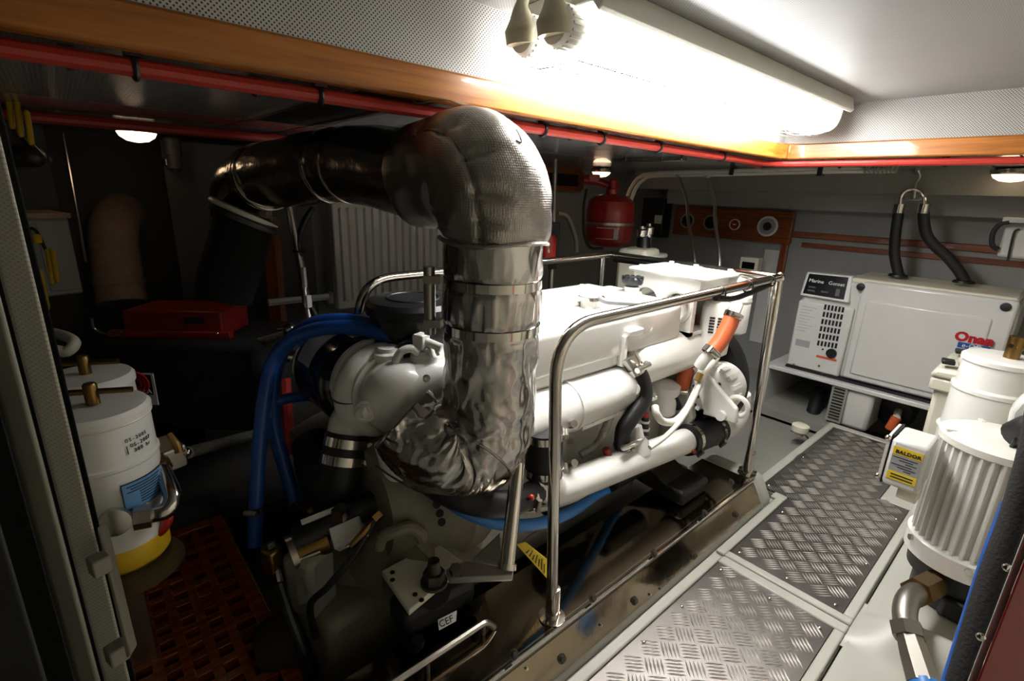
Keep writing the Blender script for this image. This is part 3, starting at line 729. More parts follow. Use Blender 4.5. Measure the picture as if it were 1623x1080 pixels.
# braided hose, thin pale fuel hoses
E('braided_hose', MB().tube([AY(1000, 625, 1.13), AY(985, 634, 1.12), AY(970, 655, 1.12), AY(957, 685, 1.13), AY(945, 705, 1.15), AY(920, 722, 1.17)], .017, 12), 'grey_hose')
E('union_bracket', MB().cyl(AY(1004, 617, 1.16), AY(1004, 617, 1.09), .028, n=16), bevel=.004)
# vertical black coupling under the manifold
q0, q1 = AY(862, 680, 1.08), AY(862, 752, 1.08)
vc = E('rubber_coupling', MB().cyl(q0, q1, .066, .066, 28), 'black_rubber')
for s in (.1, .85): clamp(q0.lerp(q1, s), q1-q0, .067, vc, .026, (1, -1, 0))
for n_, (x, y) in enumerate(((896, 676), (897, 738))):
    E('drain_tap', MB().cyl(AY(x, y, 1.12), AY(x+14, y-4, 1.05), .014, n=10), 'stainless_brushed')
# small injector filter, dipstick with red top, wiring taps
E('sensor', MB().cyl(AY(1022, 690, 1.14), AY(1022, 655, 1.16), .018, n=12), 'black_plastic')
E('sensor_cap', MB().cyl(AY(1022, 662, 1.155), AY(1022, 655, 1.16), .02, n=12), 'red_paint')
for y in (668, 680): E('sensor_ring', MB().band(AY(1022, y, 1.145), UP, .0185, .01, .004, 14), 'label_white')
E('wiring_plug', MB().cyl(AY(960, 712, 1.1), AY(969, 735, 1.08), .016, n=10), 'red_dark')
E('wiring_loom', MB().tube([AY(968, 730, 1.09), AY(940, 740, 1.12), AY(915, 748, 1.15), AY(890, 745, 1.18)], .008, 8), 'black_rubber')
for x, y in ((905, 700), (945, 735), (925, 660), (1040, 625)):
    E('stud', MB().hexa(AY(x, y, 1.255), AY(x, y, 1.235), .014), 'stainless_brushed')
# fuel filter head and pale secondary filter
E('fuel_filter', MB().lathe(AY(1050, 655, 1.2), UP, [(.05, 0), (.06, .01), (.06, .1), (.07, .12), (.07, .15), (.04, .17)], 24))
E('filter_head', MB().box(AY(1042, 622, 1.25)-V((.0, .05, .0)), AY(1060, 600, 1.25)+V((.1, .03, .0))), bevel=.012)
E('coolant_hose', MB().tube([AY(1090, 580, 1.17), AY(1084, 600, 1.16), AY(1078, 622, 1.16)], .036, 14), 'orange_hose')
clamp(AY(1078, 617, 1.16), UP, .037, en, .02, (-1, -1, 0))
E('solenoid', MB().cyl(AY(1064, 625, 1.16), AY(1074, 645, 1.16), .022, n=12), 'black_plastic')
E('fuel_line', MB().tube([AY(1136, 566, 1.04), AY(1118, 590, 1.03), AY(1101, 625, 1.02), AY(1088, 650, 1.01), AY(1070, 668, 1.01), AY(1050, 668, 1.02), AY(1040, 655, 1.03), AY(1038, 645, 1.05)], .0165, 12), 'hose_white')
E('fuel_line', MB().tube([AY(1112, 600, 1.02), AY(1100, 630, 1.0), AY(1080, 665, .99), AY(1055, 692, .99), AY(1030, 710, 1.0)], .011, 10), 'hose_white')
E('fitting', MB().hexa(AY(1105, 604, 1.02), AY(1110, 592, 1.02), .016), 'brass')
# big orange hose from the drum up to the tank neck
oh = [AY(1127, 558, 1.0), AY(1140, 543, .985), AY(1153, 520, .975), AY(1162, 500, .97)]
o_ = E('coolant_hose', MB().tube(oh, .036, 16), 'orange_hose')
clamp(oh[0], oh[1]-oh[0], .037, o_, .03, (-1, -1, 0)); clamp(oh[3], oh[3]-oh[2], .037, o_, .024, (-1, -1, 0))
E('hose_pipe', MB().tube([AY(1135, 553, .995), AY(1118, 568, 1.02), AY(1108, 582, 1.04)], .026, 14))
E('tank_neck', MB().tube([AY(1161, 502, .97), AY(1167, 488, .975), AY(1171, 475, .99)], .026, 14))
E('neck_collar', MB().lathe(AY(1172, 476, .99), UP, [(.05, -.012), (.055, 0), (.05, .018), (.02, .022)], 20))
# header tank on an arched bracket at the front end
hz1 = 1.148
c_ = [AZ(1015, 424, hz1), AZ(1056, 414, hz1), AZ(1168, 431, hz1), AZ(1137, 441, hz1)]
HX0, HX1 = 2.12, 2.39; HY0, HY1 = 1.11, 1.47
ht = E('header_tank', MB().box((HX0-.03, HY0-.04, hz1), (HX1+.03, HY1+.02, hz1+.022)), bevel=.012)
for x in (HX0, HX1):
    for y in (HY0, (HY0+HY1)/2, HY1-.04): MB().hexa((x, y, hz1+.02), (x, y, hz1+.035), .014).build('lid_bolt', 'engine_white', ht)
def arch_wall(x, y0, y1, z0, z1, holes):
    """upright web with round windows: strips around each opening"""
    b = MB(); th = .03
    ed = [y0]+[v for c, r in holes for v in (c-r, c+r)]+[y1]
    for i in range(0, len(ed), 2): b.box((x, ed[i], z0), (x+th, ed[i+1], z1))
    for c, r in holes:
        zc = (z0+z1)/2; n = 16
        for k in range(n):
            a0, a1 = math.pi*k/n, math.pi*(k+1)/n
            ya, yb = c-r*math.cos(a0), c-r*math.cos(a1)
            b.prism([(x, ya, zc+r*math.sin(a0)), (x, yb, zc+r*math.sin(a1)), (x, yb, z1), (x, ya, z1)], (th, 0, 0))
            b.prism([(x, ya, zc-r*math.sin(a0)), (x, yb, zc-r*math.sin(a1)), (x, yb, z0), (x, ya, z0)], (th, 0, 0))
    return b
arch_wall(HX0, HY0+.02, HY1, .88, hz1, [(1.215, .062), (1.385, .062)]).build('arched_web', 'engine_white', ht, smooth=30)
MB().torus((HX0+.005, 1.215, (.88+hz1)/2), EX, .072, .014, 28, 8).build('window_ring', 'engine_white', ht)
MB().box((HX0+.03, HY0+.18, .88), (HX1, HY0+.20, hz1)).build('gusset', 'engine_white', ht)
MB().prism([(HX0, HY0+.0, hz1), (HX0, HY0+.0, hz1-.05), (HX1, HY0, hz1-.10), (HX1, HY0, hz1)], (0, .02, 0)).build('near_web', 'engine_white', ht)
MB().box((HX1-.03, HY0+.02, .86), (HX1, HY1, hz1)).build('rear_web', 'engine_white', ht, bevel=.006)
MB().box((HX0+.0, HY0+.02, .88), (HX1, HY1, .9)).build('bracket_base', 'engine_white', ht)
p = AX(1170, 447, 2.45); MB().sphere(p, .06, 16, 8, 1, 1.3, .8).build('tank_shoulder', 'engine_white', ht)
# three pale spin-on filters with printed panels below the tank
for i, (x, y) in enumerate(((1132, 530), (1165, 500))):
    p = AY(x, y, 1.10+.1*i)
    f_ = E('oil_filter', MB().lathe((p.x, p.y, p.z-.1), UP, [(.055, 0), (.07, .012), (.072, .05), (.072, .24), (.06, .26), (.03, .265)], 28))
    if i == 0:
        d = V((-p.x, -p.y, 0)).normalized(); r_ = V((-d.y, d.x, 0)); r_ = r_ if r_.dot(CR) > 0 else -r_
        for k in (-1, 1):
            for j in range(6): MB().obox(V((p.x, p.y, p.z+.02+j*.014))+d*.0715+r_*(k*.018-.012), r_*.024, UP*.009, d*.0012).build('printed_mark', 'ink', f_)
# alternator with slotted end frame and bracket
ac = AX(1139, 612, 2.3)
al = E('alternator', MB().lathe(ac+V((-.1, 0, 0)), EX, [(.05, -.01), (.09, 0), (.115, .02), (.12, .05), (.12, .12), (.115, .15), (.08, .17)], 32), smooth=30)
for i in range(16):
    a = 2*math.pi*i/16; p = ac+V((-.06, .118*math.cos(a), .118*math.sin(a)))
    MB().cbox(p, (.07, .02, .02), tilt=Matrix.Rotation(a, 3, 'X')).build('cooling_rib', 'engine_white', al)
for i in range(8):
    a = 2*math.pi*i/8; p = ac+V((-.106, .06*math.cos(a), .06*math.sin(a)))
    MB().cbox(p, (.01, .034, .014), tilt=Matrix.Rotation(a, 3, 'X')).build('vent_slot', 'black_plastic', al)
MB().lathe(ac+V((-.1, 0, 0)), -EX, [(.045, 0), (.045, .015), (.02, .02), (.018, .03)], 16).build('bearing_boss', 'engine_white', al)
MB().prism([ac+V((-.14, -.02, -.11)), ac+V((-.14, -.17, -.10)), ac+V((-.14, -.16, -.03)), ac+V((-.14, .04, .12)), ac+V((-.14, .07, .05))], (.03, 0, 0)).build('bracket', 'engine_white', al, bevel=.008)
MB().torus(ac+V((-.10, -.15, -.03)), EX, .045, .012, 20, 8).build('tension_eye', 'engine_white', al)
MB().cyl(ac+V((-.16, -.1, -.08)), ac+V((-.12, -.1, -.08)), .024, n=14).build('pivot_bolt', 'engine_white', al)
# belt guard: a deep black drum in front
gc = V((2.44, 1.3, .58))
bg = E('belt_guard', MB().lathe(gc, EX, [(.30, -.03), (.325, -.03), (.335, .0), (.335, .05), (.31, .065), (.001, .065)], 48), 'black_plastic')
MB().lathe(gc+V((-.03, 0, 0)), -EX, [(.16, 0), (.16, .07), (.12, .08), (.001, .08)], 32).build('pulley', 'black_plastic', bg)
# support brackets and dark gear under the water pipe
E('mount_bracket', MB().prism([(1.95, 1.0, .13), (1.95, 1.0, .18), (1.95, 1.3, .3), (1.95, 1.3, .15)], (.2, 0, 0)), 'oily_steel', bevel=.008)
mr = E('mount_rubber', MB().box((1.94, .95, .127), (2.18, 1.1, .2)), 'black_rubber', bevel=.02)
E('starter_motor', MB().lathe((1.25, 1.18, .32), EX, [(.04, 0), (.065, .02), (.065, .22), (.05, .25), (.05, .32), (.03, .33)], 24), 'black_plastic')
E('oil_cooler', MB().lathe((1.62, 1.16, .3), EX, [(.05, 0), (.06, .01), (.06, .3), (.04, .32)], 24), 'black_plastic')
# flywheel housing and bell behind the foil
E('flywheel_housing', MB().lathe((1.0, 1.45, .45), -EX, [(.29, 0), (.30, .02), (.30, .1), (.27, .14), (.24, .3), (.2, .36)], 40), 'gearbox_grey')
# ------------------------------------------------------------------ turbocharger (axis across the boat)
tc = AD(632, 628, 1.62)
tb = E('turbocharger', MB().lathe(tc, EY, [(.001, -.10), (.05, -.098), (.09, -.08), (.115, -.045), (.125, .0), (.118, .04), (.11, .06)], 40))
MB().sweep(spline([tc+V((-.02, -.01, .0)), tc+V((.1, .0, .01)), tc+V((.22, .02, .01)), tc+V((.34, .05, .0))], 4), [.10, .122, .125, .12], 32).build('turbine_housing', 'engine_white', tb)
MB().torus(tc+EY*.115-UP*.015, EY, .112, .055, 44, 16).build('volute', 'engine_white', tb)
MB().lathe(tc+EY*.05, EY, [(.12, 0), (.132, .005), (.132, .03), (.11, .035)], 40).build('joint_ring', 'engine_white', tb)
MB().lathe(tc+EY*.17, EY, [(.15, 0), (.15, .02), (.12, .03), (.1, .05)], 36).build('back_plate', 'engine_white', tb)
vp = tc+EY*.115
out = [AD(560, 648, 1.72), AD(553, 672, 1.71), AD(549, 693, 1.7)]
MB().sweep(spline([vp+V((-.12, .02, .03)), out[0], out[1], out[2]], 6), [.05, .062, .066, .066], 24).build('outlet', 'engine_white', tb)
rb = MB().sweep([AD(551, 686, 1.7), AD(541, 738, 1.69)], .071, 28).build('rubber_coupling', 'black_rubber', tb)
for x, y in ((549, 700), (543, 727)): clamp(AD(x, y, 1.695), AD(541, 738, 1.69)-AD(551, 686, 1.7), .072, rb, .03, (1, -.6, 0))
MB().sweep(spline([AD(542, 735, 1.69), AD(537, 762, 1.69), AD(522, 770, 1.74), AD(508, 745, 1.85), AD(500, 705, 1.95)], 6), [.066, .07, .078, .085, .085], 24).build('charge_elbow', 'black_rubber', tb)
MB().lathe(tc+V((0, .06, .09)), UP, [(.05, 0), (.05, .045), (.036, .05), (.034, .062), (.001, .062)], 24).build('oil_boss', 'engine_white', tb)
bs = AD(668, 562, 1.62)
MB().lathe(bs-UP*.03, UP, [(.036, 0), (.036, .03), (.03, .034), (.03, .045)], 20).build('oil_boss', 'engine_white', tb)
MB().cbox(bs+UP*.045, (.045, .04, .05), rz=.4).build('banjo_block', 'engine_white', tb, bevel=.005)
MB().cyl(bs+UP*.05, AD(700, 552, 1.6), .014, n=12).build('union', 'engine_white', tb)
for x in (682, 692): MB().hexa(AD(x-2, 558.5-.3*(x-682), 1.61), AD(x+3, 557-.3*(x-682), 1.61), .02).build('union_nut', 'engine_white', tb)
MB().tube([AD(627, 585, 1.58), AD(628, 570, 1.57), AD(637, 557, 1.57), AD(652, 553, 1.58), AD(662, 560, 1.6)], .013, 12).build('oil_pipe', 'engine_white', tb)
MB().lathe(AD(578, 653, 1.52), (-.6, -.9, .2), [(.034, -.02), (.034, .0), (.026, .004), (.024, .014), (.001, .014)], 24).build('sight_plug', 'engine_white', tb)
MB().lathe(AD(575, 653, 1.495), (-.6, -.9, .2), [(.018, -.01), (.018, .014), (.001, .015)], 6).build('plug_head', 'chrome', tb)
MB().sphere(AD(676, 600, 1.5), .012, 10, 6).build('casting_mark', 'engine_white', tb)
MB().tube([AD(612, 700, 1.6), AD(625, 740, 1.62), AD(636, 750, 1.64)], .04, 14).build('drain_stub', 'engine_white', tb)
MB().lathe(AD(640, 744, 1.6), (.8, -.6, 0), [(.03, 0), (.03, .03), (.001, .03)], 16).build('drain_cap', 'red_dark', tb)
# air cleaner drum on the turbo inlet, with a silver band label and an oval badge
af = tc+V((.0, .19, -.03))
ar = E('air_cleaner', MB().lathe(af, EY, [(.10, 0), (.15, .01), (.168, .04), (.17, .07), (.17, .3), (.15, .34), (.001, .34)], 48), 'black_gloss')
def arcpatch(c, axis, r, y0, y1, a0, a1, n=14):
    """label bent round a drum whose axis is EY"""
    b = MB()
    for i in range(n+1):
        a = a0+(a1-a0)*i/n
        for yy in (y0, y1):
            for rr in (r, r+.0015): b.v.append(c+V((math.cos(a)*rr, yy, math.sin(a)*rr)))
    for i in range(n):
        o = i*4
        for q in ((1, 3, 7, 5), (0, 4, 6, 2), (0, 1, 5, 4), (2, 6, 7, 3)): b.f.append(tuple(o+j for j in q))
    b.f.append((0, 2, 3, 1)); o = n*4; b.f.append((o, o+1, o+3, o+2)); return b
arcpatch(af, EY, .17, .16, .27, math.radians(75), math.radians(160)).build('band_label', 'label_grey', ar)
arcpatch(af, EY, .17, .075, .125, math.radians(68), math.radians(100)).build('badge', 'label_white', ar)
MB().torus(af+EY*.30, EY, .17, .006, 40, 6).build('retaining_ring', 'stainless', ar)
# black breather canister behind
p = AZ(655, 478, 1.12)
bk = E('air_box', MB().lathe((p.x, p.y, .93), UP, [(.13, 0), (.15, .03), (.15, .15), (.165, .155), (.165, .185), (.15, .2), (.08, .205), (.001, .205)], 40), 'black_plastic')
MB().torus((p.x, p.y, 1.135), UP, .09, .004, 36, 6).build('lid_ridge', 'black_plastic', bk)
MB().cyl((p.x-.1, p.y-.13, .99), (p.x-.115, p.y-.15, .99), .04, n=24).build('round_emblem', 'black_gloss', bk)
MB().tube([AD(620, 490, 2.05), AD(603, 500, 2.05), AD(590, 520, 2.0), AD(585, 545, 1.95)], [.06, .065, .06, .055], 18).build('intake_hose', 'black_rubber', bk)
MB().cyl(AD(612, 478, 2.05), AD(628, 474, 2.05), .018, n=12).build('breather_nozzle', 'chrome', bk)
MB().prism([AD(640, 520, 1.9), AD(700, 525, 1.8), AD(700, 545, 1.75), AD(632, 533, 1.85)], (0, 0, .006)).build('paper_tag', 'label_white', bk)
# blue hoses looping from the turbo side down to the gearbox cooler
bl = thing('blue_hose', 'outer blue rubber hose arching over the turbo and hanging down in front', 'hose', AD(405, 860, 1.75), 'blue coolant hoses')
MB().tube([AD(668, 568, 1.68), AD(638, 545, 1.68), AD(595, 526, 1.69), AD(550, 519, 1.7), AD(500, 523, 1.72), AD(460, 541, 1.75), AD(432, 575, 1.78), AD(418, 640, 1.76), AD(410, 720, 1.75), AD(406, 800, 1.74), AD(404, 865, 1.74)], .025, 14, 8).build('hose', 'blue_hose', bl)
b2 = thing('blue_hose', 'inner blue rubber hose arching over the turbo just behind the outer one', 'hose', AD(470, 790, 1.85), 'blue coolant hoses')
MB().tube([AD(655, 552, 1.78), AD(615, 524, 1.8), AD(570, 510, 1.82), AD(525, 508, 1.84), AD(488, 516, 1.86), AD(455, 545, 1.88), AD(437, 590, 1.88), AD(432, 640, 1.87), AD(440, 700, 1.86), AD(456, 755, 1.86), AD(470, 800, 1.86)], .025, 14, 8).build('hose', 'blue_hose', b2)
MB().tube([AD(433, 640, 1.87), AD(455, 632, 1.9), AD(490, 628, 1.95)], .02, 12).build('branch_hose', 'blue_hose', b2)
clamp(AD(406, 805, 1.74), UP, .026, bl, .02, (-1, -1, 0))
# yellow printed tag hanging from the drain
tg = thing('warning_tag', 'yellow printed warning tag hanging under the blue hose', 'tag', AY(850, 890, 1.0))
TA = [AY(819, 864, 1.03), AY(833, 860, 1.03), AY(868, 888, .99), AY(870, 921, .98)]
MB().prism(TA, (.0015, .002, 0)).build('card', 'yellow_tag', tg)
for k in range(7):
    s = .25+.1*k; a = TA[0].lerp(TA[3], s).lerp(TA[1].lerp(TA[2], s), .18); c2 = TA[0].lerp(TA[3], s).lerp(TA[1].lerp(TA[2], s), .82 if k % 2 else .65)
    MB().sweep([a+V((-.001, -.0015, 0)), c2+V((-.001, -.0015, 0))], .0022, 4).build('printed_line', 'ink', tg)
MB().tube([AY(825, 863, 1.03), AY(838, 850, 1.06), AY(850, 843, 1.08)], .002, 5).build('tie', 'dark_wire', tg)

# ================================================================== generator on its shelf
sh = thing('generator_shelf', 'white shelf carrying the generator against the far bulkhead', 'shelf', (4.3, .8, -.06))
MB().box((4.03, -.3, .235), (4.95, 1.47, .268)).build('shelf_board', 'white_paint', sh, bevel=.006)
pp = [AX(1336, 640, 4.06), AX(1384, 640, 4.06)]
MB().box((4.06, pp[1].y, -.06), (4.6, pp[0].y, .235)).build('pillar', 'white_paint', sh, bevel=.03)
MB().box((4.05, 1.44, -.06), (4.9, 1.47, .235)).build('side_board', 'white_paint', sh)
MB().box((4.85, -.3, -.06), (4.9, 1.47, .235)).build('back_board', 'shell_grey', sh)
lv = AX(1325, 640, 4.05)
ls = MB().box((4.045, lv.y-.055, -.04), (4.06, lv.y+.045, .235)).build('louvre_strip', 'box_grey', sh)
for i in range(11): MB().box((4.041, lv.y-.04, -.02+i*.023), (4.046, lv.y+.03, -.009+i*.023)).build('louvre_slot', 'black_plastic', ls)

gs = thing('generator', 'white enclosed marine generator with control panel and two black hoses', 'generator', (4.4, .75, .268))
GX, GZ0, GZ1 = 4.1, .275, .995
yj = AX(1352, 500, GX).y; yl = AX(1258, 520, GX).y; yr = .17
MB().box((GX+.03, yr, GZ0), (GX+.62, yl, GZ1-.02)).build('housing', 'white_paint', gs, bevel=.025)
MB().box((GX+.05, yr+.02, GZ1-.03), (GX+.6, yj+.1, GZ1+.012)).build('roof', 'cream', gs, bevel=.02)
dr = MB().box((GX, yr+.01, GZ0+.015), (GX+.06, yj-.012, GZ1)).build('front_door', 'white_paint', gs, bevel=.018)
MB().box((GX-.012, yr+.1, GZ0+.06), (GX+.02, yj-.06, GZ1-.12)).build('raised_field', 'white_paint', dr, bevel=.012)
lm = MB().box((GX-.01, yj+.0, GZ0+.01), (GX+.08, yl, .80)).build('end_module', 'white_paint', gs, bevel=.014)
MB().box((GX-.02, yr, GZ0-.005), (GX+.6, yl, GZ0+.01)).build('base_seal', 'black_rubber', gs)
# tilted control panel
c0, c1, c2, c3 = AX(1267, 468, GX-.01), AX(1345, 481, GX-.01), AX(1352, 438, GX+.05), AX(1279, 431, GX+.05)
cpn = MB().prism([c0, c1, c2, c3], (.08, 0, -.0)).build('control_panel', 'white_paint', gs, bevel=.008)
def inp(u, v): return c0.lerp(c1, u).lerp(c3.lerp(c2, u), v)
fn = (c1-c0).cross(c3-c0).normalized(); fn = fn if fn.x < 0 else -fn
MB().prism([inp(.06, .1), inp(.90, .1), inp(.92, .93), inp(.07, .93)], fn*.004).build('face', 'black_gloss', cpn)
lettering('panel_lettering', 'Marine   Genset', inp(.11, .60)+fn*.006, c1-c0, c3-c0, .036, 'label_white', cpn)
for u, v in ((.14, .22), (.42, .24), (.14, .36)): MB().prism([inp(u, v), inp(u+.15, v), inp(u+.15, v+.07), inp(u, v+.07)], fn*.006).build('panel_mark', 'hull_grey', cpn)
MB().prism([inp(.72, .18), inp(.80, .18), inp(.80, .45), inp(.72, .45)], fn*.012).build('rocker_switch', 'black_plastic', cpn)
# ventilation slots, stickers, knob on the end module
def fp(x, y): p = AX(x, y, GX-.0115); return p
for r in range(6):
    for k in range(6):
        a = fp(1308+k*5.6-r*2.2, 487+r*11.4+k*.9)
        MB().box((GX-.013, a.y-.007, a.z-.019), (GX-.009, a.y+.007, a.z+.019)).build('vent_slot', 'black_plastic', lm)
a = fp(1318, 560); MB().cyl((GX-.009, a.y, a.z), (GX-.025, a.y, a.z), .034, n=20).build('breaker_knob', 'black_plastic', lm)
a = fp(1304, 554); MB().cyl((GX-.009, a.y, a.z), (GX-.014, a.y, a.z), .007, n=10).build('led', 'black_plastic', lm)
a, b_ = fp(1293, 568), fp(1326, 572); MB().box((GX-.0125, b_.y, b_.z-.008), (GX-.0095, a.y, b_.z+.008)).build('sticker', 'label_orange', lm)
a, b_ = fp(1262, 537), fp(1282, 552); MB().box((GX-.0125, b_.y, b_.z), (GX-.0095, a.y, a.z)).build('sticker', 'label_grey', lm)
a, b_ = fp(1268, 481), fp(1290, 530); st = MB().box((GX-.0125, b_.y, b_.z), (GX-.0095, a.y, a.z)).build('sticker', 'white_paint', lm)
for i in range(9): MB().box((GX-.0135, b_.y+.02+.02*(i % 3), a.z-.02-i*.023), (GX-.0124, a.y-.012, a.z-.016-i*.023)).build('printed_line', 'label_grey', st)
for x, y in ((1258, 578), (1298, 580), (1303, 592)): a = fp(x, y); MB().cyl((GX-.009, a.y, a.z), (GX-.014, a.y, a.z), .008, n=8).build('screw', 'stainless_brushed', lm)
for x, y in ((1364, 455), (1594, 487)):
    a = AX(x, y, GX-.004); MB().lathe((GX-.001, a.y, a.z), -EX, [(.026, 0), (.024, .01), (.001, .013)], 18).build('latch', 'black_plastic', dr)
a = AX(1512, 537, GX-.014)
lettering('logo_lettering', 'Onan', (GX-.0135, a.y, a.z-.005), -EY, UP, .078, 'logo_red', dr, space=1.04, bold=.0035)
lettering('logo_lettering', 'Onan', (GX-.0138, a.y-.002, a.z-.004), -EY, UP, .078, 'logo_red', dr, space=1.04, bold=.0035)
a = AX(1518, 545, GX-.014)
MB().box((GX-.0135, a.y-.15, a.z-.022), (GX-.0115, a.y, a.z+.014)).build('logo_bar', 'logo_blue', dr)
lettering('logo_lettering', 'e-QD', (GX-.0145, a.y-.02, a.z-.016), -EY, UP, .04, 'label_white', dr)
# black hoses up to the ceiling fitting
hf = thing('hose_fitting', 'chrome U-shaped pipe fitting hanging on a chain above the generator', 'fitting', AX(1446, 320, 4.35))
uf = [AX(1427, 325, 4.35), AX(1429, 310, 4.35), AX(1437, 302, 4.35), AX(1447, 300, 4.35), AX(1457, 303, 4.35), AX(1464, 312, 4.35), AX(1465, 326, 4.35)]
MB().tube(uf, .014, 12).build('u_pipe', 'chrome', hf)
MB().cbox(AX(1446, 315, 4.35), (.02, .13, .02)).build('cross_bar', 'chrome', hf, bevel=.003)
MB().cyl(AX(1448, 315, 4.35), AX(1449, 300, 4.35), .014, n=10).build('stem', 'chrome', hf)
MB().tube([AX(1450, 300, 4.35), AX(1452, 290, 4.33), AX(1458, 280, 4.32), AX(1455, 270, 4.3)], .008, 8).build('chain', 'stainless_brushed', hf)
p = AZ(1454, 272, ZL); MB().cbox((p.x, p.y, ZL-.012), (.12, .2, .02)).build('ceiling_plate', 'stainless_brushed', hf, bevel=.004)
MB().cyl((p.x, p.y, ZL-.02), AX(1455, 270, 4.3), .015, n=10).build('hanger', 'stainless_brushed', hf)
for pts, lb in (([(1426, 326, 4.35), (1423, 345, 4.36), (1419, 375, 4.38), (1418, 405, 4.4), (1424, 434, 4.42)], 'straight black hose hanging from the U-fitting to the generator top'),
                ([(1465, 326, 4.35), (1464, 345, 4.36), (1468, 370, 4.38), (1480, 388, 4.4), (1502, 408, 4.42), (1520, 430, 4.44), (1528, 444, 4.45)], 'S-curved black hose from the U-fitting to the generator top')):
    t = thing('coolant_hose', lb, 'hose', AX(*pts[-1]), 'black hoses above the generator')
    P = [AX(*q) for q in pts]
    MB().tube(P, .033, 14).build('hose', 'black_rubber', t)
    MB().cyl(P[0]+UP*.01, P[0]-UP*.05, .036, n=16).build('crimp_sleeve', 'stainless', t)
    MB().lathe(P[-1]-UP*.02, UP, [(.06, 0), (.055, .015), (.036, .02), (.036, .03)], 18).build('grommet', 'black_rubber', t)

# ================================================================== far bulkhead: teak frame, beams, gauges
XW = 4.86
bw = thing('wall_far', None, None, (XW, 1.5, -.06), kind='structure')
MB().box((XW, YR, -.06), (XF, YL, ZL)).build('bulkhead_panel', 'shell_grey', bw)
a, b_ = AX(1257, 361, XW), AX(1600, 388, XW)
zt = 1.262
MB().box((XW-.035, -.4, zt-.05), (XW, a.y, zt)).build('teak_rail', 'teak_dark', bw, bevel=.006)
MB().box((XW-.02, -.4, zt-.13), (XW, a.y-.1, zt-.09)).build('teak_batten', 'teak_dark', bw, bevel=.004)
MB().box((XW-.035, a.y, .1), (XW, a.y+.06, zt)).build('teak_upright', 'teak_dark_z', bw, bevel=.006)
MB().box((XW-.012, a.y+.07, .2), (XW, a.y+.2, 1.08)).build('grey_strip', 'white_paint', bw)
zq = AX(1450, 308, 4.45).z
MB().box((4.45, YR, zq), (XW, 3.2, ZL)).build('deck_beam', 'box_grey', bw)
MB().box((4.62, YR, AX(1450, 340, 4.62).z), (XW, 2.9, zq)).build('deck_beam', 'shell_grey', bw)
# gauge board
gb0, gb1 = AX(1070, 333, 4.8), AX(1252, 388, 4.8)
gb = thing('gauge_board', 'varnished teak board with four round gauges on the far bulkhead', 'gauge panel', (4.8, 2.2, gb1.z))
MB().box((4.8, gb1.y+.01, gb1.z), (XW, gb0.y, gb0.z+.04)).build('board', 'teak_dark', gb, bevel=.008)
for i, (x, y, r, f_, ring) in enumerate(((1090, 350, .075, 'black_gloss', 'box_grey'), (1127, 353, .075, 'black_gloss', 'box_grey'), (1165, 356, .052, 'red_dark', 'label_white'), (1217, 359, .09, 'label_grey', 'label_white'))):
    p = AX(x, y, 4.8)
    MB().lathe(p, -EX, [(r, 0), (r, .014), (r*.82, .016), (r*.8, .008)], 28, caps=False).build('bezel', ring, gb)
    MB().lathe(p, -EX, [(r*.82, .0), (r*.82, .009), (.001, .0095)], 28).build('dial', f_, gb)
    if i == 3: MB().lathe(p, -EX, [(r*.4, .0), (r*.4, .018), (.001, .018)], 20).build('hub', 'black_plastic', gb)
    if i == 2: MB().cbox(p+V((-.012, 0, 0)), (.006, .03, .012)).build('needle', 'label_white', gb)
# two slim leaning tubes in front
for (x0, y0, x1, y1), lb in (((1075, 278, 1102, 420), 'left of two slim pale tubes standing before the gauge board'), ((1121, 280, 1141, 416), 'right of two slim pale tubes standing before the gauge board')):
    t = thing('vent_tube', lb, 'tube', AX(x1, y1, 3.6)-UP*.3, 'slim tubes before the gauge board')
    A, B = AX(x0, y0, 3.9), AX(x1, y1, 3.6)
    MB().tube([A, A.lerp(B, .3)+V((0, -.03, .0)), A.lerp(B, .55)+V((0, -.01, 0)), B, B-UP*.3], .013, 10).build('tube_wall', 'stainless_brushed', t)
    MB().lathe(A-UP*.01, UP, [(.03, 0), (.03, .012), (.014, .02)], 14).build('collar', 'stainless_brushed', t)
# white hoses along the far ceiling
for k, lb in ((0, 'upper white hose running along the far ceiling edge and bending down'), (1, 'lower white hose bending down beside the red cylinder')):
    P = [AX(992+8*k, 318, 4.0), AX(1000+8*k, 298, 4.0), AX(1014+7*k, 281+4*k, 3.95), AX(1040, 275+4*k, 3.9), AX(1150, 272+4*k, 3.9), AX(1290, 268+4*k, 3.9), AX(1420, 266+4*k, 3.9)]
    t = thing('white_hose', lb, 'hose', P[0], 'white hoses under the far ceiling')
    MB().tube(P, .017, 10).build('hose', 'hose_white', t)
    for x in (1162, 1302):
        if k: MB().cbox(AX(x, 268, 3.9)-UP*.0, (.05, .03, .09)).build('hanger_clip', 'black_plastic', t)
    if k == 0:
        for q in range(8): MB().torus(AX(1372+q*7, 268-q*.2, 3.88), EY, .024, .006, 14, 6).build('gland_rib', 'box_grey', t)
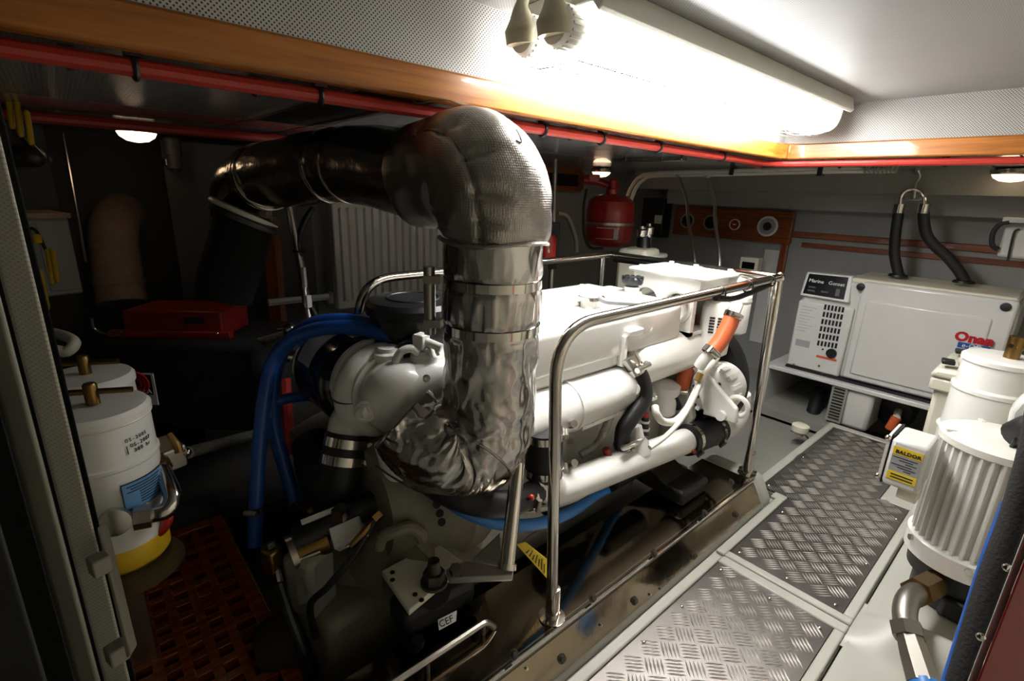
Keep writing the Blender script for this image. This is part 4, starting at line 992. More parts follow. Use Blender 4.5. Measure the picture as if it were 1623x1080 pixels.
# white junction box at the right with looping cable
jb = thing('junction_box', 'white wall box at the right edge with a looping black cable', 'electrical box', AX(1605, 410, 4.3))
p0, p1 = AX(1593, 360, 4.3), AX(1640, 412, 4.3)
MB().box((4.3, p1.y, p1.z), (4.55, p0.y, p0.z)).build('case', 'white_paint', jb, bevel=.015)
MB().tube([AX(1600, 352, 4.28), AX(1585, 356, 4.28), AX(1574, 370, 4.28), AX(1573, 388, 4.28), AX(1582, 396, 4.28)], .014, 10).build('cable', 'black_rubber', jb)
MB().tube([AX(1616, 363, 4.28), AX(1608, 368, 4.28), AX(1602, 390, 4.28), AX(1597, 414, 4.28)], .006, 8).build('thin_cable', 'black_rubber', jb)
MB().cbox(AX(1608, 349, 4.3), (.06, .1, .03)).build('gland', 'white_paint', jb, bevel=.004)
# under the shelf: drain fitting, black tank with orange valve
df = thing('drain_fitting', 'pale mushroom drain fitting with a black hose under the generator shelf', 'fitting', AZ(1268, 690, -.06))
p = AZ(1266, 690, -.06)
MB().lathe(p, UP, [(.03, 0), (.03, .03), (.055, .035), (.055, .075), (.04, .085), (.001, .085)], 24).build('cap', 'cream', df)
MB().tube([AX(1285, 672, 4.1), AX(1290, 650, 4.2), AX(1300, 620, 4.35)], .05, 14).build('hose', 'black_rubber', df)
MB().tube([p+V((0, -.06, .0)), p+V((-.03, -.04, .03)), p+V((-.02, .05, .02))], .006, 6).build('wire', 'dark_wire', df)
bt = thing('strainer', 'black strainer with an orange tap under the generator shelf', 'strainer', AZ(1400, 700, -.06))
p = AX(1405, 690, 4.3)
MB().lathe((4.35, p.y, .075), -EX, [(.12, -.15), (.13, 0), (.11, .04), (.001, .05)], 28).build('bowl', 'black_plastic', bt)
MB().cyl(AX(1410, 680, 4.15), AX(1421, 662, 4.15), .03, n=14).build('tap', 'orange_hose', bt)
MB().cyl(AX(1421, 662, 4.15), AX(1427, 640, 4.5), .022, n=14).build('pipe', 'hose_white', bt)

# ================================================================== right foreground: pump motor, filter, battery box
mo = thing('pump_motor', 'white finned electric motor standing upright on a black pump', 'motor', AZ(1503, 948, -.004))
mb_ = AZ(1503, 948, 0); MXc, MYc = mb_.x, mb_.y
mz0, mz1, mr = .19, .715, .168
MB().lathe((MXc, MYc, mz0+.05), UP, [(mr-.012, 0), (mr-.012, mz1-mz0-.07)], 40).build('casing', 'engine_white', mo)
for i in range(36):
    a = 2*math.pi*i/36; d = V((math.cos(a), math.sin(a), 0)); n_ = V((-d.y, d.x, 0))
    o = V((MXc, MYc, mz0+.06))+d*(mr-.02)
    MB().prism([o-n_*.009, o+n_*.009, o+n_*.004+d*.026, o-n_*.004+d*.026], UP*(mz1-mz0-.10)).build('cooling_fin', 'engine_white', mo)
MB().lathe((MXc, MYc, mz0), UP, [(mr*.9, 0), (mr+.018, .005), (mr+.018, .075), (mr, .085)], 40).build('lower_ring', 'engine_white', mo)
MB().lathe((MXc, MYc, mz1-.045), UP, [(mr+.004, 0), (mr+.012, .006), (mr+.012, .03), (mr*.9, .042), (.001, .044)], 40).build('end_cap', 'engine_white_matt', mo)
for i in range(4):
    a = .5+math.pi/2*i; MB().cbox((MXc+.155*math.cos(a), MYc+.155*math.sin(a), mz1-.004), (.03, .014, .008), rz=a).build('cap_lug', 'engine_white_matt', mo)
for i in range(3):
    a = 2.2+i*1.1; MB().cyl((MXc+(mr+.01)*math.cos(a), MYc+(mr+.01)*math.sin(a), mz0+.06), (MXc+(mr+.028)*math.cos(a), MYc+(mr+.028)*math.sin(a), mz0+.06), .012, n=10).build('through_bolt', 'stainless', mo)
pb = MB().lathe((MXc, MYc, .0), UP, [(.12, 0), (.13, .02), (.13, .1), (.16, .12), (.165, .19)], 32).build('pump_body', 'black_plastic', mo)
MB().box((MXc-.15, MYc-.3, -.004), (MXc+.14, MYc+.02, .09)).build('pump_head', 'black_plastic', mo, bevel=.02)
# terminal box with yellow nameplate
bx = 2.17
b0, b1, b2_ = AX(1415, 694, bx), AX(1477, 708, bx), AX(1399, 767, bx)
tbx = MB().box((bx, b1.y, b2_.z), (bx+.17, b0.y, b0.z)).build('terminal_box', 'white_paint', mo, bevel=.014)
MB().box((bx+.02, b0.y-.002, b2_.z-.004), (bx+.17, b0.y+.006, b0.z+.004)).build('gasket', 'black_rubber', tbx)
MB().box((bx+.01, b0.y+.006, b2_.z), (bx+.17, b0.y+.016, b0.z)).build('cover_plate', 'white_paint', tbx)
for z in (b2_.z+.02, b0.z-.01): MB().sphere((bx+.012, b0.y+.015, z), .011, 10, 6).build('cover_screw', 'stainless', tbx)
MB().box((bx+.03, b1.y+.0, b2_.z-.05), (bx+.12, b0.y-.05, b2_.z)).build('box_foot', 'cream', tbx, bevel=.006)
w_ = b0.y-b1.y; h_ = b0.z-b2_.z
MB().box((bx-.002, b1.y+.12*w_, b2_.z+.17*h_), (bx+.001, b0.y-.10*w_, b0.z-.14*h_)).build('nameplate', 'label_grey', tbx)
MB().box((bx-.003, b1.y+.12*w_, b0.z-.30*h_), (bx-.0015, b0.y-.10*w_, b0.z-.14*h_)).build('yellow_band', 'yellow_tag', tbx)
MB().box((bx-.003, b1.y+.12*w_, b2_.z+.17*h_), (bx-.0015, b0.y-.10*w_, b2_.z+.34*h_)).build('yellow_band', 'yellow_tag', tbx)
lettering('nameplate_lettering', 'BALDOR', (bx-.0035, b0.y-.17*w_, b0.z-.265*h_), -EY, UP, .0185, 'ink', tbx, space=1.08, bold=.0006)
for i in range(6): MB().box((bx-.003, b1.y+.2*w_+.012*(i % 2), b0.z-(.36+.05*i)*h_), (bx-.0018, b0.y-.14*w_-.02*(i % 3), b0.z-(.345+.05*i)*h_)).build('printed_line', 'ink', tbx)
for i in range(2): MB().box((bx-.004, b1.y+.2*w_, b2_.z+(.21+.06*i)*h_), (bx-.0028, b0.y-.2*w_, b2_.z+(.235+.06*i)*h_)).build('printed_line', 'ink', tbx)
# elbow outlet with brass nut, hex swivel and hose sleeve
oe = thing('hose_elbow', 'steel elbow with brass nut leaving the black pump toward the front', 'pipe elbow', AD(1440, 1000, 1.65))
MB().hexa(AD(1475, 928, 1.86), AD(1452, 940, 1.78), .05).build('nut', 'brass', oe)
MB().cyl(AD(1484, 922, 1.9), AD(1470, 930, 1.84), .04, n=18).build('nipple', 'brass', oe)
MB().tube([AD(1455, 938, 1.79), AD(1440, 950, 1.74), AD(1434, 970, 1.70), AD(1436, 992, 1.67)], .036, 18).build('bend', 'steel_matt', oe)
MB().hexa(AD(1436, 990, 1.67), AD(1441, 1012, 1.64), .048).build('swivel_nut', 'steel_matt', oe)
MB().sweep([AD(1441, 1010, 1.64), AD(1450, 1040, 1.6), AD(1464, 1085, 1.54)], [.038, .043, .046], 8).build('hose_sleeve', 'steel_matt', oe)
MB().tube([AD(1464, 1082, 1.54), AD(1475, 1110, 1.5), AD(1490, 1150, 1.45)], .04, 14).build('hose', 'blue_hose_bright', oe)
# big white fuel filter behind the motor
rf = thing('fuel_filter', 'tall white stacked fuel filter with a brass knob behind the motor', 'fuel filter', AX(1585, 760, 2.85))
p = AX(1592, 566, 2.88); RX, RY, rz = p.x, p.y, p.z
MB().lathe((RX, RY, 0), UP, [(.142, .1), (.142, rz-.36), (.147, rz-.355), (.147, rz-.345), (.138, rz-.34), (.136, rz-.16), (.142, rz-.155), (.142, rz-.14), (.131, rz-.13), (.127, rz-.03)], 44).build('canister', 'engine_white', rf, smooth=30)
MB().lathe((RX, RY, rz-.032), UP, [(.129, 0), (.135, .005), (.135, .022), (.122, .032), (.001, .036)], 44).build('lid', 'engine_white', rf)
MB().torus((RX, RY, rz-.345), UP, .145, .005, 44, 6).build('bead', 'cream', rf)
kn = MB().cyl((RX-.01, RY-.02, rz), (RX-.01, RY-.02, rz+.095), .026, n=18).build('knob_post', 'brass', rf)
MB().cyl((RX-.05, RY-.01, rz+.06), (RX-.042, RY-.012, rz+.06), .009, n=8).build('set_screw', 'chrome', kn)
MB().cyl((RX-.03, RY-.02, rz+.05), (RX+.12, RY-.16, rz+.05), .011, n=10).build('t_bar', 'brass', kn)
MB().cbox(AX(1540, 692, 2.7), (.05, .05, .03)).build('drain_boss', 'engine_white', rf, bevel=.006)
wb = thing('white_bracket', 'white cast bracket head beside the tall fuel filter at the right edge', 'bracket', AX(1605, 760, 2.45))
q0 = AX(1592, 640, 2.45); q1 = AX(1660, 760, 2.45)
MB().prism([AX(1586, 715, 2.42), AX(1600, 652, 2.42), AX(1618, 632, 2.42), AX(1665, 640, 2.42), AX(1665, 745, 2.42)], (.12, 0, 0)).build('casting', 'white_paint', wb, bevel=.015)
MB().tube([AX(1612, 690, 2.4), AX(1640, 680, 2.36), AX(1670, 685, 2.36)], .05, 16).build('black_hose', 'black_rubber', wb)
for x in (1612, 1618, 1625): MB().torus(AX(x, 690-.5*(x-1612), 2.39), (0, 1, .1), .052, .006, 18, 6).build('hose_rib', 'black_rubber', wb)
# beige battery box
bbx = thing('battery_box', 'beige plastic battery box with a latched lid between motor and generator', 'battery box', (3.35, .2, 0))
p0, p1 = AX(1483, 590, 3.12), AX(1467, 682, 3.12)
by0 = -.15
MB().prism([(3.14, p0.y-.02, -.004), (3.14, by0, -.004), (3.12, by0, p0.z-.08), (3.12, p0.y-.01, p0.z-.08)], (.38, 0, 0)).build('tub', 'beige_plastic', bbx, bevel=.02)
MB().box((3.09, by0, p0.z-.085), (3.53, p0.y+.01, p0.z-.02)).build('rim', 'beige_plastic', bbx, bevel=.012)
MB().prism([(3.08, p0.y+.02, p0.z-.018), (3.08, p0.y-.0, p0.z+.03), (3.08, by0, p0.z+.05), (3.08, by0, p0.z-.018)], (.46, 0, 0)).build('lid', 'beige_plastic', bbx, bevel=.018)
MB().box((3.16, by0, p0.z+.03), (3.46, p0.y-.06, p0.z+.10)).build('lid_dome', 'beige_plastic', bbx, bevel=.03)
for x, y in ((1503, 574), (1524, 558)):
    p = AZ(x, y, p0.z+.06); MB().cbox((p.x, p.y, p0.z+.062), (.06, .05, .02), rz=.2).build('latch', 'black_plastic', bbx, bevel=.004)
# hoses and lagged pipes by the doorway, then the dark door edge
for pts, r, m, lb, nm in (([AD(1652, 620, 1.25), AD(1634, 720, 1.22), AD(1606, 820, 1.2), AD(1568, 930, 1.17), AD(1520, 1090, 1.12)], .026, 'black_felt', 'black lagged pipe running down beside the right door edge', 'lagged_pipe'),
                          ([AD(1602, 800, 1.36), AD(1572, 880, 1.34), AD(1540, 980, 1.32), AD(1502, 1100, 1.28)], .02, 'blue_hose', 'blue hose running down beside the right door edge', 'blue_hose')):
    b = MB().tube(pts, r, 14); b.build(nm, m, label=lb, cat='hose' if 'hose' in nm else 'pipe')
tq = MB()
for x, y in ((1548, 935), (1600, 750)): pass
dj = thing('door_2', None, None, AD(1590, 950, .72), kind='structure')
def vpost(name, xa, xb, yref, d, depth, z0, z1, mat, par, bevel=.004):
    """upright member whose near face spans xa..xb at image row yref"""
    a, b = AD(xa, yref, d), AD(xb, yref, d); a = V((a.x, a.y, z0)); b = V((b.x, b.y, z0)); n = (a-V((0, 0, z0))); n.z = 0; n.normalize()
    return MB().obox(a, b-a, n*depth, UP*(z1-z0)).build(name, mat, par, bevel=bevel)
vpost('edge_strip', 1587, 1602, 940, .72, .03, -.004, 1.12, 'white_paint', dj)
vpost('door_leaf', 1603, 1760, 940, .70, .035, -.004, 1.15, 'red_dark', dj)
for y in (1010, 900): MB().sphere(AD(1581-.38*(y-940), y, .73), .006, 8, 5).build('edge_screw', 'stainless', dj)

# ================================================================== gearbox behind the engine
gx = thing('gearbox', 'grimy grey marine gearbox with shift actuator in the dark bilge', 'gearbox', AD(590, 960, 1.8))
G = lambda n, b, m='gearbox_grey', **k: b.build(n, m, gx, **k)
g0 = AD(640, 880, 1.85); g1 = AD(540, 930, 1.8)
G('bell_housing', MB().sweep([AD(700, 820, 1.9), AD(650, 870, 1.92), AD(600, 900, 1.95)], [.27, .24, .19], 36))
G('gear_case', MB().sweep(spline([AD(625, 890, 1.95), AD(560, 930, 1.95), AD(510, 965, 1.95)], 5), [.2, .21, .2, .15], 28), bevel=0)
G('side_case', MB().cbox(AD(560, 985, 1.85), (.34, .3, .4), rz=.1), bevel=.04, bseg=3)
for x, y in ((692, 800), (697, 814), (700, 828)): G('timing_hole', MB().cyl(AD(x, y, 1.56), AD(x, y, 1.6), .013, n=10), 'black_plastic')
le = [AD(601, 868, 1.6), AD(606, 852, 1.58), AD(625, 843, 1.57), AD(650, 836, 1.58), AD(666, 845, 1.6), AD(668, 856, 1.62)]
G('lifting_eye', MB().tube(le, [.018, .02, .02, .02, .018], 10))
# actuator: black bar with bright strip, pale box, brass hydraulic parts
A0, A1 = AD(470, 858, 1.62), AD(608, 790, 1.72)
dA = (A1-A0).normalized(); 
G('actuator_bar', MB().sweep([A0, A1], .045, 12), 'black_plastic')
G('actuator_strip', MB().sweep([AD(478, 829, 1.6), AD(548, 801, 1.64)], .011, 4), 'label_white')
G('strip_bracket', MB().cbox(AD(541, 812, 1.62), (.05, .04, .04), rz=.6), 'stainless')
G('pale_block', MB().prism([AD(520, 838, 1.6), AD(569, 817, 1.64), AD(575, 846, 1.62), AD(530, 872, 1.58)], (.03, .04, -.05)), 'label_white', bevel=.004)
G('brass_link', MB().sweep([AD(556, 866, 1.56), AD(576, 845, 1.57), AD(598, 818, 1.6)], [.009, .014, .008], 8), 'brass')
G('link_nut', MB().hexa(AD(592, 822, 1.59), AD(603, 812, 1.6), .02), 'brass')
G('link_rod', MB().cyl(AD(548, 868, 1.56), AD(585, 848, 1.57), .006, n=8), 'stainless')
G('servo_cylinder', MB().sweep([AD(468, 876, 1.62), AD(520, 852, 1.66)], .05, 24), 'brass')
G('servo_cap', MB().sweep([AD(460, 880, 1.61), AD(470, 875, 1.62)], .06, 24), 'stainless_brushed')
G('servo_plate', MB().prism([AD(458, 862, 1.6), AD(468, 860, 1.6), AD(487, 955, 1.56), AD(474, 960, 1.56)], (.02, .05, 0)), 'stainless_brushed')
G('tie_rod', MB().cyl(AD(466, 890, 1.58), AD(508, 874, 1.6), .007, n=8), 'stainless')
G('grey_tank', MB().cbox(AD(492, 915, 1.66), (.12, .12, .22), rz=.5), 'box_grey', bevel=.02)
G('brass_valve', MB().cbox(AD(432, 888, 1.6), (.05, .05, .09), rz=.4), 'brass', bevel=.008)
G('valve_nut', MB().hexa(AD(428, 872, 1.6), AD(424, 862, 1.6), .025), 'oily_steel')
G('valve_stem', MB().cyl(AD(438, 905, 1.6), AD(442, 925, 1.58), .014, n=10), 'stainless')
G('hydraulic_hose', MB().tube([AD(442, 925, 1.58), AD(460, 980, 1.56), AD(478, 1030, 1.56), AD(490, 1080, 1.58)], .016, 10), 'black_rubber')
G('hydraulic_hose', MB().tube([AD(600, 815, 1.6), AD(560, 880, 1.55), AD(520, 930, 1.54), AD(492, 960, 1.56), AD(500, 1010, 1.6)], .011, 10), 'black_rubber')
G('return_pipe', MB().tube([AD(470, 800, 1.85), AD(490, 810, 1.8), AD(520, 800, 1.8), AD(560, 785, 1.85)], .02, 10), 'oily_steel')
G('lamp_plug', MB().sphere(AD(494, 811, 1.7), .016, 12, 8), 'brass')
G('shaft_coupling', MB().sweep([AD(500, 1000, 1.8), AD(440, 1040, 1.78)], .13, 28), 'oily_steel')
# mount plate with a big bolt, rubber mount below
mt = thing('engine_mount', 'pale bracket plate with one big bolt over a black rubber mount', 'engine mount', AD(690, 1010, 1.4))
mz = .33
MP = [AZ(605, 905, mz), AZ(690, 858, mz), AZ(738, 893, mz), AZ(648, 968, mz)]
MB().prism(MP, (0, 0, -.022)).build('plate', 'cream', mt, bevel=.004)
MB().prism([MP[1]-UP*.02, MP[1]-UP*.02+(MP[0]-MP[1])*.15, MP[0]-UP*.02, MP[0]-UP*.2+V((.05, .1, 0))], (.02, .02, 0)).build('gusset', 'gearbox_grey', mt)
c = AZ(688, 925, mz)
MB().lathe(c, UP, [(.042, 0), (.042, .01), (.034, .012)], 24).build('washer', 'oily_steel', mt)
MB().hexa(c+UP*.012, c+UP*.045, .034).build('nut', 'oily_steel', mt)
MB().cyl(c+UP*.045, c+UP*.085, .022, .018, 16).build('stud', 'oily_steel', mt)
for x, y in ((622, 908), (622, 920), (658, 943), (668, 952)): q = AZ(x, y, mz); MB().cyl(q, q+UP*.002, .008, n=10).build('hole', 'black_plastic', mt)
bc_ = AZ(692, 970, .18)+V((.0, .02, .0))
body = MB().cbox(bc_+UP*.04, (.27, .12, .1), rz=-.05); body.build('rubber_block', 'black_rubber', mt, bevel=.03, bseg=3)
MB().cyl(bc_+UP*.05, c-UP*.03, .05, n=20).build('core', 'black_plastic', mt)
ln = V((-.75, -.66, .3)).normalized()
q = [AD(694, 987, 1.43), AD(724, 972, 1.46), AD(724, 984, 1.455), AD(696, 999, 1.425)]
pl = MB().prism([AD(694, 986, 1.42), AD(724, 971, 1.45), AD(723, 985, 1.445), AD(696, 1000, 1.415)], (.004, .006, 0)).build('label_plate', 'label_white', mt)
lettering('label_lettering', 'CEF', AD(697, 996, 1.412), AD(724, 982, 1.44)-AD(696, 996, 1.415), AD(694, 986, 1.42)-AD(696, 1000, 1.415), .026, 'ink', pl)
for s in (-1, 1): MB().torus(bc_+V((.11*s, -.03, .02)), EX, .06, .02, 20, 8, -math.pi, 0).build('side_loop', 'black_rubber', mt)
# steadying post with its foot bar
sp_ = thing('support_post', 'short leaning stainless post with a flat foot bar below the foil elbow', 'post', AD(802, 905, 1.46))
MB().sweep([AD(803, 902, 1.42), AD(821, 735, 1.52)], .022, 16).build('tube', 'stainless', sp_)
MB().sweep([AD(803, 903, 1.42), AD(804, 893, 1.425)], .028, 16).build('collar', 'stainless', sp_)
MB().prism([AD(706, 903, 1.45), AD(738, 889, 1.47), AD(814, 900, 1.41), AD(813, 912, 1.40), AD(712, 918, 1.44)], (0, 0, -.02)).build('foot_bar', 'stainless_brushed', sp_, bevel=.003)
MB().prism([AD(748, 890, 1.48), AD(792, 848, 1.5), AD(795, 898, 1.46)], (.006, .006, 0)).build('gusset', 'stainless_brushed', sp_)
MB().hexa(AD(722, 908, 1.44), AD(722, 900, 1.43), .018).build('bolt_head', 'oily_steel', sp_)

# ================================================================== teak grating
ZG = -.05
gt = thing('teak_grating', 'varnished red-brown teak floor grating in the left corner', 'grating', (.13, 1.9, ZG-.05))
gx0, gx1, gy0, gy1 = -.28, .355, 1.10, 2.47
for x in (gx0, gx1-.055): MB().box((x, gy0, ZG-.05), (x+.055, gy1, ZG+.004)).build('border', 'teak_grating', gt, bevel=.006)
for y in (gy0, gy1-.055): MB().box((gx0+.055, y, ZG-.05), (gx1-.055, y+.055, ZG+.004)).build('border', 'teak_grating', gt, bevel=.006)
nx = 7; pxx = (gx1-gx0-.11)/nx
for i in range(1, nx): 
    x = gx0+.055+i*pxx; MB().box((x-.016, gy0+.055, ZG-.04), (x+.016, gy1-.055, ZG)).build('slat', 'teak_grating', gt, bevel=.003)
ny = 17; pyy = (gy1-gy0-.11)/ny
for i in range(1, ny):
    y = gy0+.055+i*pyy; MB().box((gx0+.055, y-.017, ZG-.038), (gx1-.055, y+.017, ZG-.0015)).build('cross_slat', 'teak_grating', gt, bevel=.003)
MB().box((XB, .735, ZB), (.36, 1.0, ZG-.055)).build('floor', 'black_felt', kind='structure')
MB().box((-.35, 1.0, ZB), (.34, 2.55, ZB+.03)).build('floor', 'dark_void', kind='structure')  # dark sheet: shade below the grating holes put into its colour
MB().box((XB, 2.5, ZB), (2.6, YL, -.1)).build('floor', 'hull_grey', kind='structure')

# ================================================================== twin fuel filters by the doorway
def racor(name, top, label, r=.124, detail=True):
    t = thing(name, label, 'fuel filter', (top.x, top.y, top.z-.5), 'twin white fuel filters by the doorway')
    o = V((top.x, top.y, 0)); z = top.z
    cn = MB().lathe(o, UP, [(r*1.0, z-0.296), (r*1.01, z-0.276), (r*.985, z-0.272), (r*.985, z-0.160), (r*1.01, z-0.156), (r*1.01, z-0.148), (r*.97, z-0.144), (r*.955, z-0.032)], 44).build('canister', 'engine_white', t, smooth=30)
    MB().lathe(o, UP, [(r*.965, z-0.036), (r*1.0, z-0.032), (r*1.0, z-0.016), (r*.93, z-0.005), (.001, z)], 44).build('lid', 'engine_white', t)
    MB().torus(o+UP*(z-0.036), UP, r*.975, .003, 44, 6).build('lid_seal', 'cream', t)
    kn = MB().lathe(o+UP*(z-0.002), UP, [(.016, 0), (.016, .055), (.013, .06), (.001, .06)], 20).build('knob_post', 'brass', t)
    MB().cyl(o+V((-.085, .04, z+.034)), o+V((.085, -.04, z+.034)), .008, n=12).build('t_bar', 'brass', kn)
    MB().lathe(o, UP, [(r*.98, z-0.296), (r*.98, z-0.320), (r*.9, z-0.336), (r*.9, z-0.400), (r*.6, z-0.416)], 40).build('head', 'engine_white', t)
    MB().lathe(o, UP, [(r*.88, z-0.400), (r*.9, z-0.408), (r*.9, z-0.464), (r*.8, z-0.480)], 40).build('bowl_ring', 'yellow_paint', t)
    MB().lathe(o, UP, [(r*.78, z-0.480), (r*.8, z-0.496), (r*.7, z-0.560), (.03, z-0.592)], 32).build('bowl', 'glass_dark', t)
    MB().box((o.x-.09, o.y+r*.9, ZG), (o.x+.02, o.y+r*.9+.02, z-0.320)).build('mounting_plate', 'stainless_brushed', t)
    return t, cn
f1_ = AD(148, 640, 1.33)
ra, rcn = racor('fuel_filter', f1_, 'nearer white fuel filter with handwriting, blue label and yellow bowl ring')
f2_ = AD(136, 592, 1.58)
rb_, _ = racor('fuel_filter', f2_, 'farther white fuel filter half hidden behind the nearer one')
def cyl_patch(o, r, az, half, z0, z1, th=.0015, n=10):
    b = MB()
    for i in range(n+1):
        a = az-half+2*half*i/n
        for zz in (z0, z1):
            for rr in (r, r+th): b.v.append(V((o.x+math.cos(a)*rr, o.y+math.sin(a)*rr, zz)))
    for i in range(n):
        q = i*4
        for k in ((0, 4, 6, 2), (1, 3, 7, 5), (0, 1, 5, 4), (2, 6, 7, 3)): b.f.append(tuple(q+j for j in k))
    b.f.append((0, 2, 3, 1)); q = n*4; b.f.append((q, q+1, q+3, q+2)); return b
az = math.atan2(-f1_.y, -f1_.x)
o = V((f1_.x, f1_.y, 0)); zt_ = f1_.z
# on a drum seen from the doorway, azimuth grows towards the right of the picture
bl_ = cyl_patch(o, .1255, az+.60, .47, zt_-.275, zt_-.195).build('blue_label', 'label_black', ra)
cyl_patch(o, .1268, az+.60, .455, zt_-.272, zt_-.198).build('label_field', 'label_blue', bl_)
for i in range(8):
    cyl_patch(o, .1283, az+.60+(.12 if i > 2 else .0), .28 if i > 2 else .38-.06*(i % 2), zt_-.208-i*.0078, zt_-.2052-i*.0078, .0008).build('printed_line', 'ink', bl_)
def on_drum(a, z, r): return o+V((math.cos(a)*r, math.sin(a)*r, z))
def drum_text(txt, a0, z, size, da, r, par, mat='ink'):
    for i, ch in enumerate(txt):
        if ch == ' ': continue
        a = a0+i*da; d = V((math.cos(a), math.sin(a), 0)); right = V((-d.y, d.x, 0))
        lettering('handwriting', ch, on_drum(a, z, r), right, UP, size, mat, par, depth=.0006)
drum_text('05-2005', az+.38, zt_-.085, .014, .075, .1215, rcn)
drum_text('05-2007', az+.46, zt_-.103, .015, .075, .1215, rcn)
drum_text('388 hr', az+.52, zt_-.119, .015, .075, .1218, rcn)
MB().sweep([on_drum(az+.39, zt_-.095, .1218), on_drum(az+.40, zt_-.118, .1218)], .0012, 5).build('handwritten_arrow', 'ink', rcn)
lettering('handwriting', '05-2005', AD(186, 621, 1.52), CR, UP+CR*.35, .016, 'ink', rb_)
# pipework of the filter pair
fp_ = thing('fuel_pipework', 'steel block, curved silver pipe and small brass-lever valve beside the filters', 'pipework', AD(250, 790, 1.5))
MB().cbox(AD(258, 722, 1.55), (.09, .12, .075), rz=.3).build('valve_block', 'stainless_brushed', fp_, bevel=.008)
MB().tube([AD(252, 735, 1.45), AD(266, 765, 1.42), AD(274, 790, 1.4), AD(262, 810, 1.38), AD(232, 818, 1.36)], .023, 14).build('curved_pipe', 'stainless', fp_)
MB().hexa(AD(240, 817, 1.35), AD(212, 822, 1.33), .032).build('pipe_nut', 'stainless_brushed', fp_)
MB().hexa(AD(248, 730, 1.46), AD(256, 745, 1.44), .03).build('pipe_nut', 'brass', fp_)
MB().lathe(AD(182, 825, 1.27), (-.1, -1, .1), [(.035, 0), (.035, .02), (.02, .024), (.001, .024)], 20).build('port_plug', 'stainless_brushed', fp_)
MB().cyl(AD(270, 718, 1.55), AD(298, 716, 1.55), .012, n=12).build('spindle', 'stainless', fp_)
MB().sphere(AD(297, 717, 1.55), .012, 10, 6).build('spindle_nut', 'chrome', fp_)
MB().sweep(spline([AD(284, 718, 1.53), AD(280, 705, 1.53), AD(268, 688, 1.53)], 4), [.012, .013, .009], 10).build('lever', 'brass', fp_)
MB().tube([AD(262, 800, 1.45), AD(266, 822, 1.45), AD(255, 842, 1.45), AD(235, 850, 1.45)], .014, 10).build('red_tube', 'red_paint', fp_)
# drip dish under the filters, the black it reflects put into its colour
dp = AD(190, 890, 1.33)
MB().lathe(AD(203, 905, 1.40), UP, [(.001, 0), (.1, .0), (.135, .012), (.138, .012), (.105, -.005), (.001, -.005)], 40).build('drip_dish', 'oily_steel', label='shallow metal drip dish, dark reflection in its colour, under the fuel filters', cat='dish')

# ================================================================== left background, mostly in the dark
tk = thing('black_tank', 'big black felt-covered box behind the fuel filters', 'tank', AD(290, 700, 2.35))
c_tl, c_tr = AD(140, 540, 2.35), AD(405, 545, 2.35)
d_ = (c_tr-c_tl); d_.z = 0
bd = V((d_.y*-1, d_.x, 0)).normalized()*.5; bd = bd if bd.dot(CF) > 0 else -bd
z0_ = AD(290, 705, 2.35).z; zt2 = c_tl.z
MB().obox(V((c_tl.x, c_tl.y, z0_)), d_, bd, UP*(zt2-z0_)).build('case', 'black_felt', tk, bevel=.03)
# white sign on its face
fn2 = -bd.normalized(); rt = d_.normalized()
s0 = AD(199, 640, 2.32)
sg = MB().obox(s0+rt*-.0, rt*.155, UP*.155, fn2*.004).build('sign', 'label_white', tk)
MB().obox(s0+rt*.008+UP*.05+fn2*.004, rt*.135, UP*.098, fn2*.001).build('sign_field', 'label_black', sg)
cc = s0+rt*.077+UP*.105+fn2*.006
for R_ in (.052, .036, .02): MB().torus(cc, fn2, R_, .006, 28, 4).build('red_arc', 'label_red', sg)
lettering('sign_lettering', 'AGOLA', s0+rt*.035+UP*.058+fn2*.0065, rt, UP, .03, 'label_white', sg)
lettering('sign_lettering', '330', s0+rt*.045+UP*.008+fn2*.0055, rt, UP, .05, 'label_black', sg)
# silver pipe along its foot
MB().tube([AD(298, 718, 1.75), AD(340, 706, 1.95), AD(400, 690, 2.2)], .022, 12).build('grey_pipe', 'grey_hose', label='grey pipe running along the foot of the black box', cat='pipe')
# red toolbox
tx = thing('toolbox', 'red metal box lying on top of the black tank', 'toolbox', AD(280, 535, 2.45))
a_, b_ = AD(196, 522, 2.42), AD(352, 515, 2.45); rr_ = (b_-a_); rr_.z = 0
bk2 = bd.normalized()*.25
MB().obox(V((a_.x, a_.y, zt2)), rr_, bk2, UP*.13).build('case', 'red_dark', tx, bevel=.01)
MB().obox(V((a_.x, a_.y, zt2))-rr_*.12+fn2*.03, rr_*1.22, fn2*-.04, UP*.035).build('ledge', 'red_dark', tx, bevel=.005)
MB().obox(V((a_.x, a_.y, zt2+.07))+rr_*.62+fn2*.002, rr_*.2, fn2*-.004, UP*.03).build('recess', 'black_plastic', tx)
for s in (.02, .98): MB().sphere(V((a_.x, a_.y, zt2+.03))+rr_*s+fn2*.034, .007, 8, 5).build('rivet', 'chrome', tx)
MB().tube([AD(145, 505, 2.3), AD(150, 522, 2.3), AD(170, 530, 2.3), AD(192, 531, 2.3)], .006, 8).build('handle_wire', 'stainless_brushed', tx)
# ribbed air duct
du = thing('air_duct', 'ribbed beige fabric air duct rising behind the red box', 'duct', AD(190, 475, 2.8))
dpth = spline([AD(195, 480, 2.85), AD(188, 440, 2.85), AD(183, 400, 2.85), AD(181, 365, 2.85), AD(190, 340, 2.95), AD(215, 328, 3.15)], 12)
MB().sweep(dpth, [.115]*2, 32, fn=lambda s, a, r: r*(1+.035*abs(math.sin(s*math.pi*13))+.03*noise.noise(V((math.cos(a)*2, math.sin(a)*2, s*14))))).build('sleeve', 'duct_beige', du)
MB().band(AD(190, 447, 2.85), UP, .118, .02, .006, 32).build('band', 'duct_beige', du)
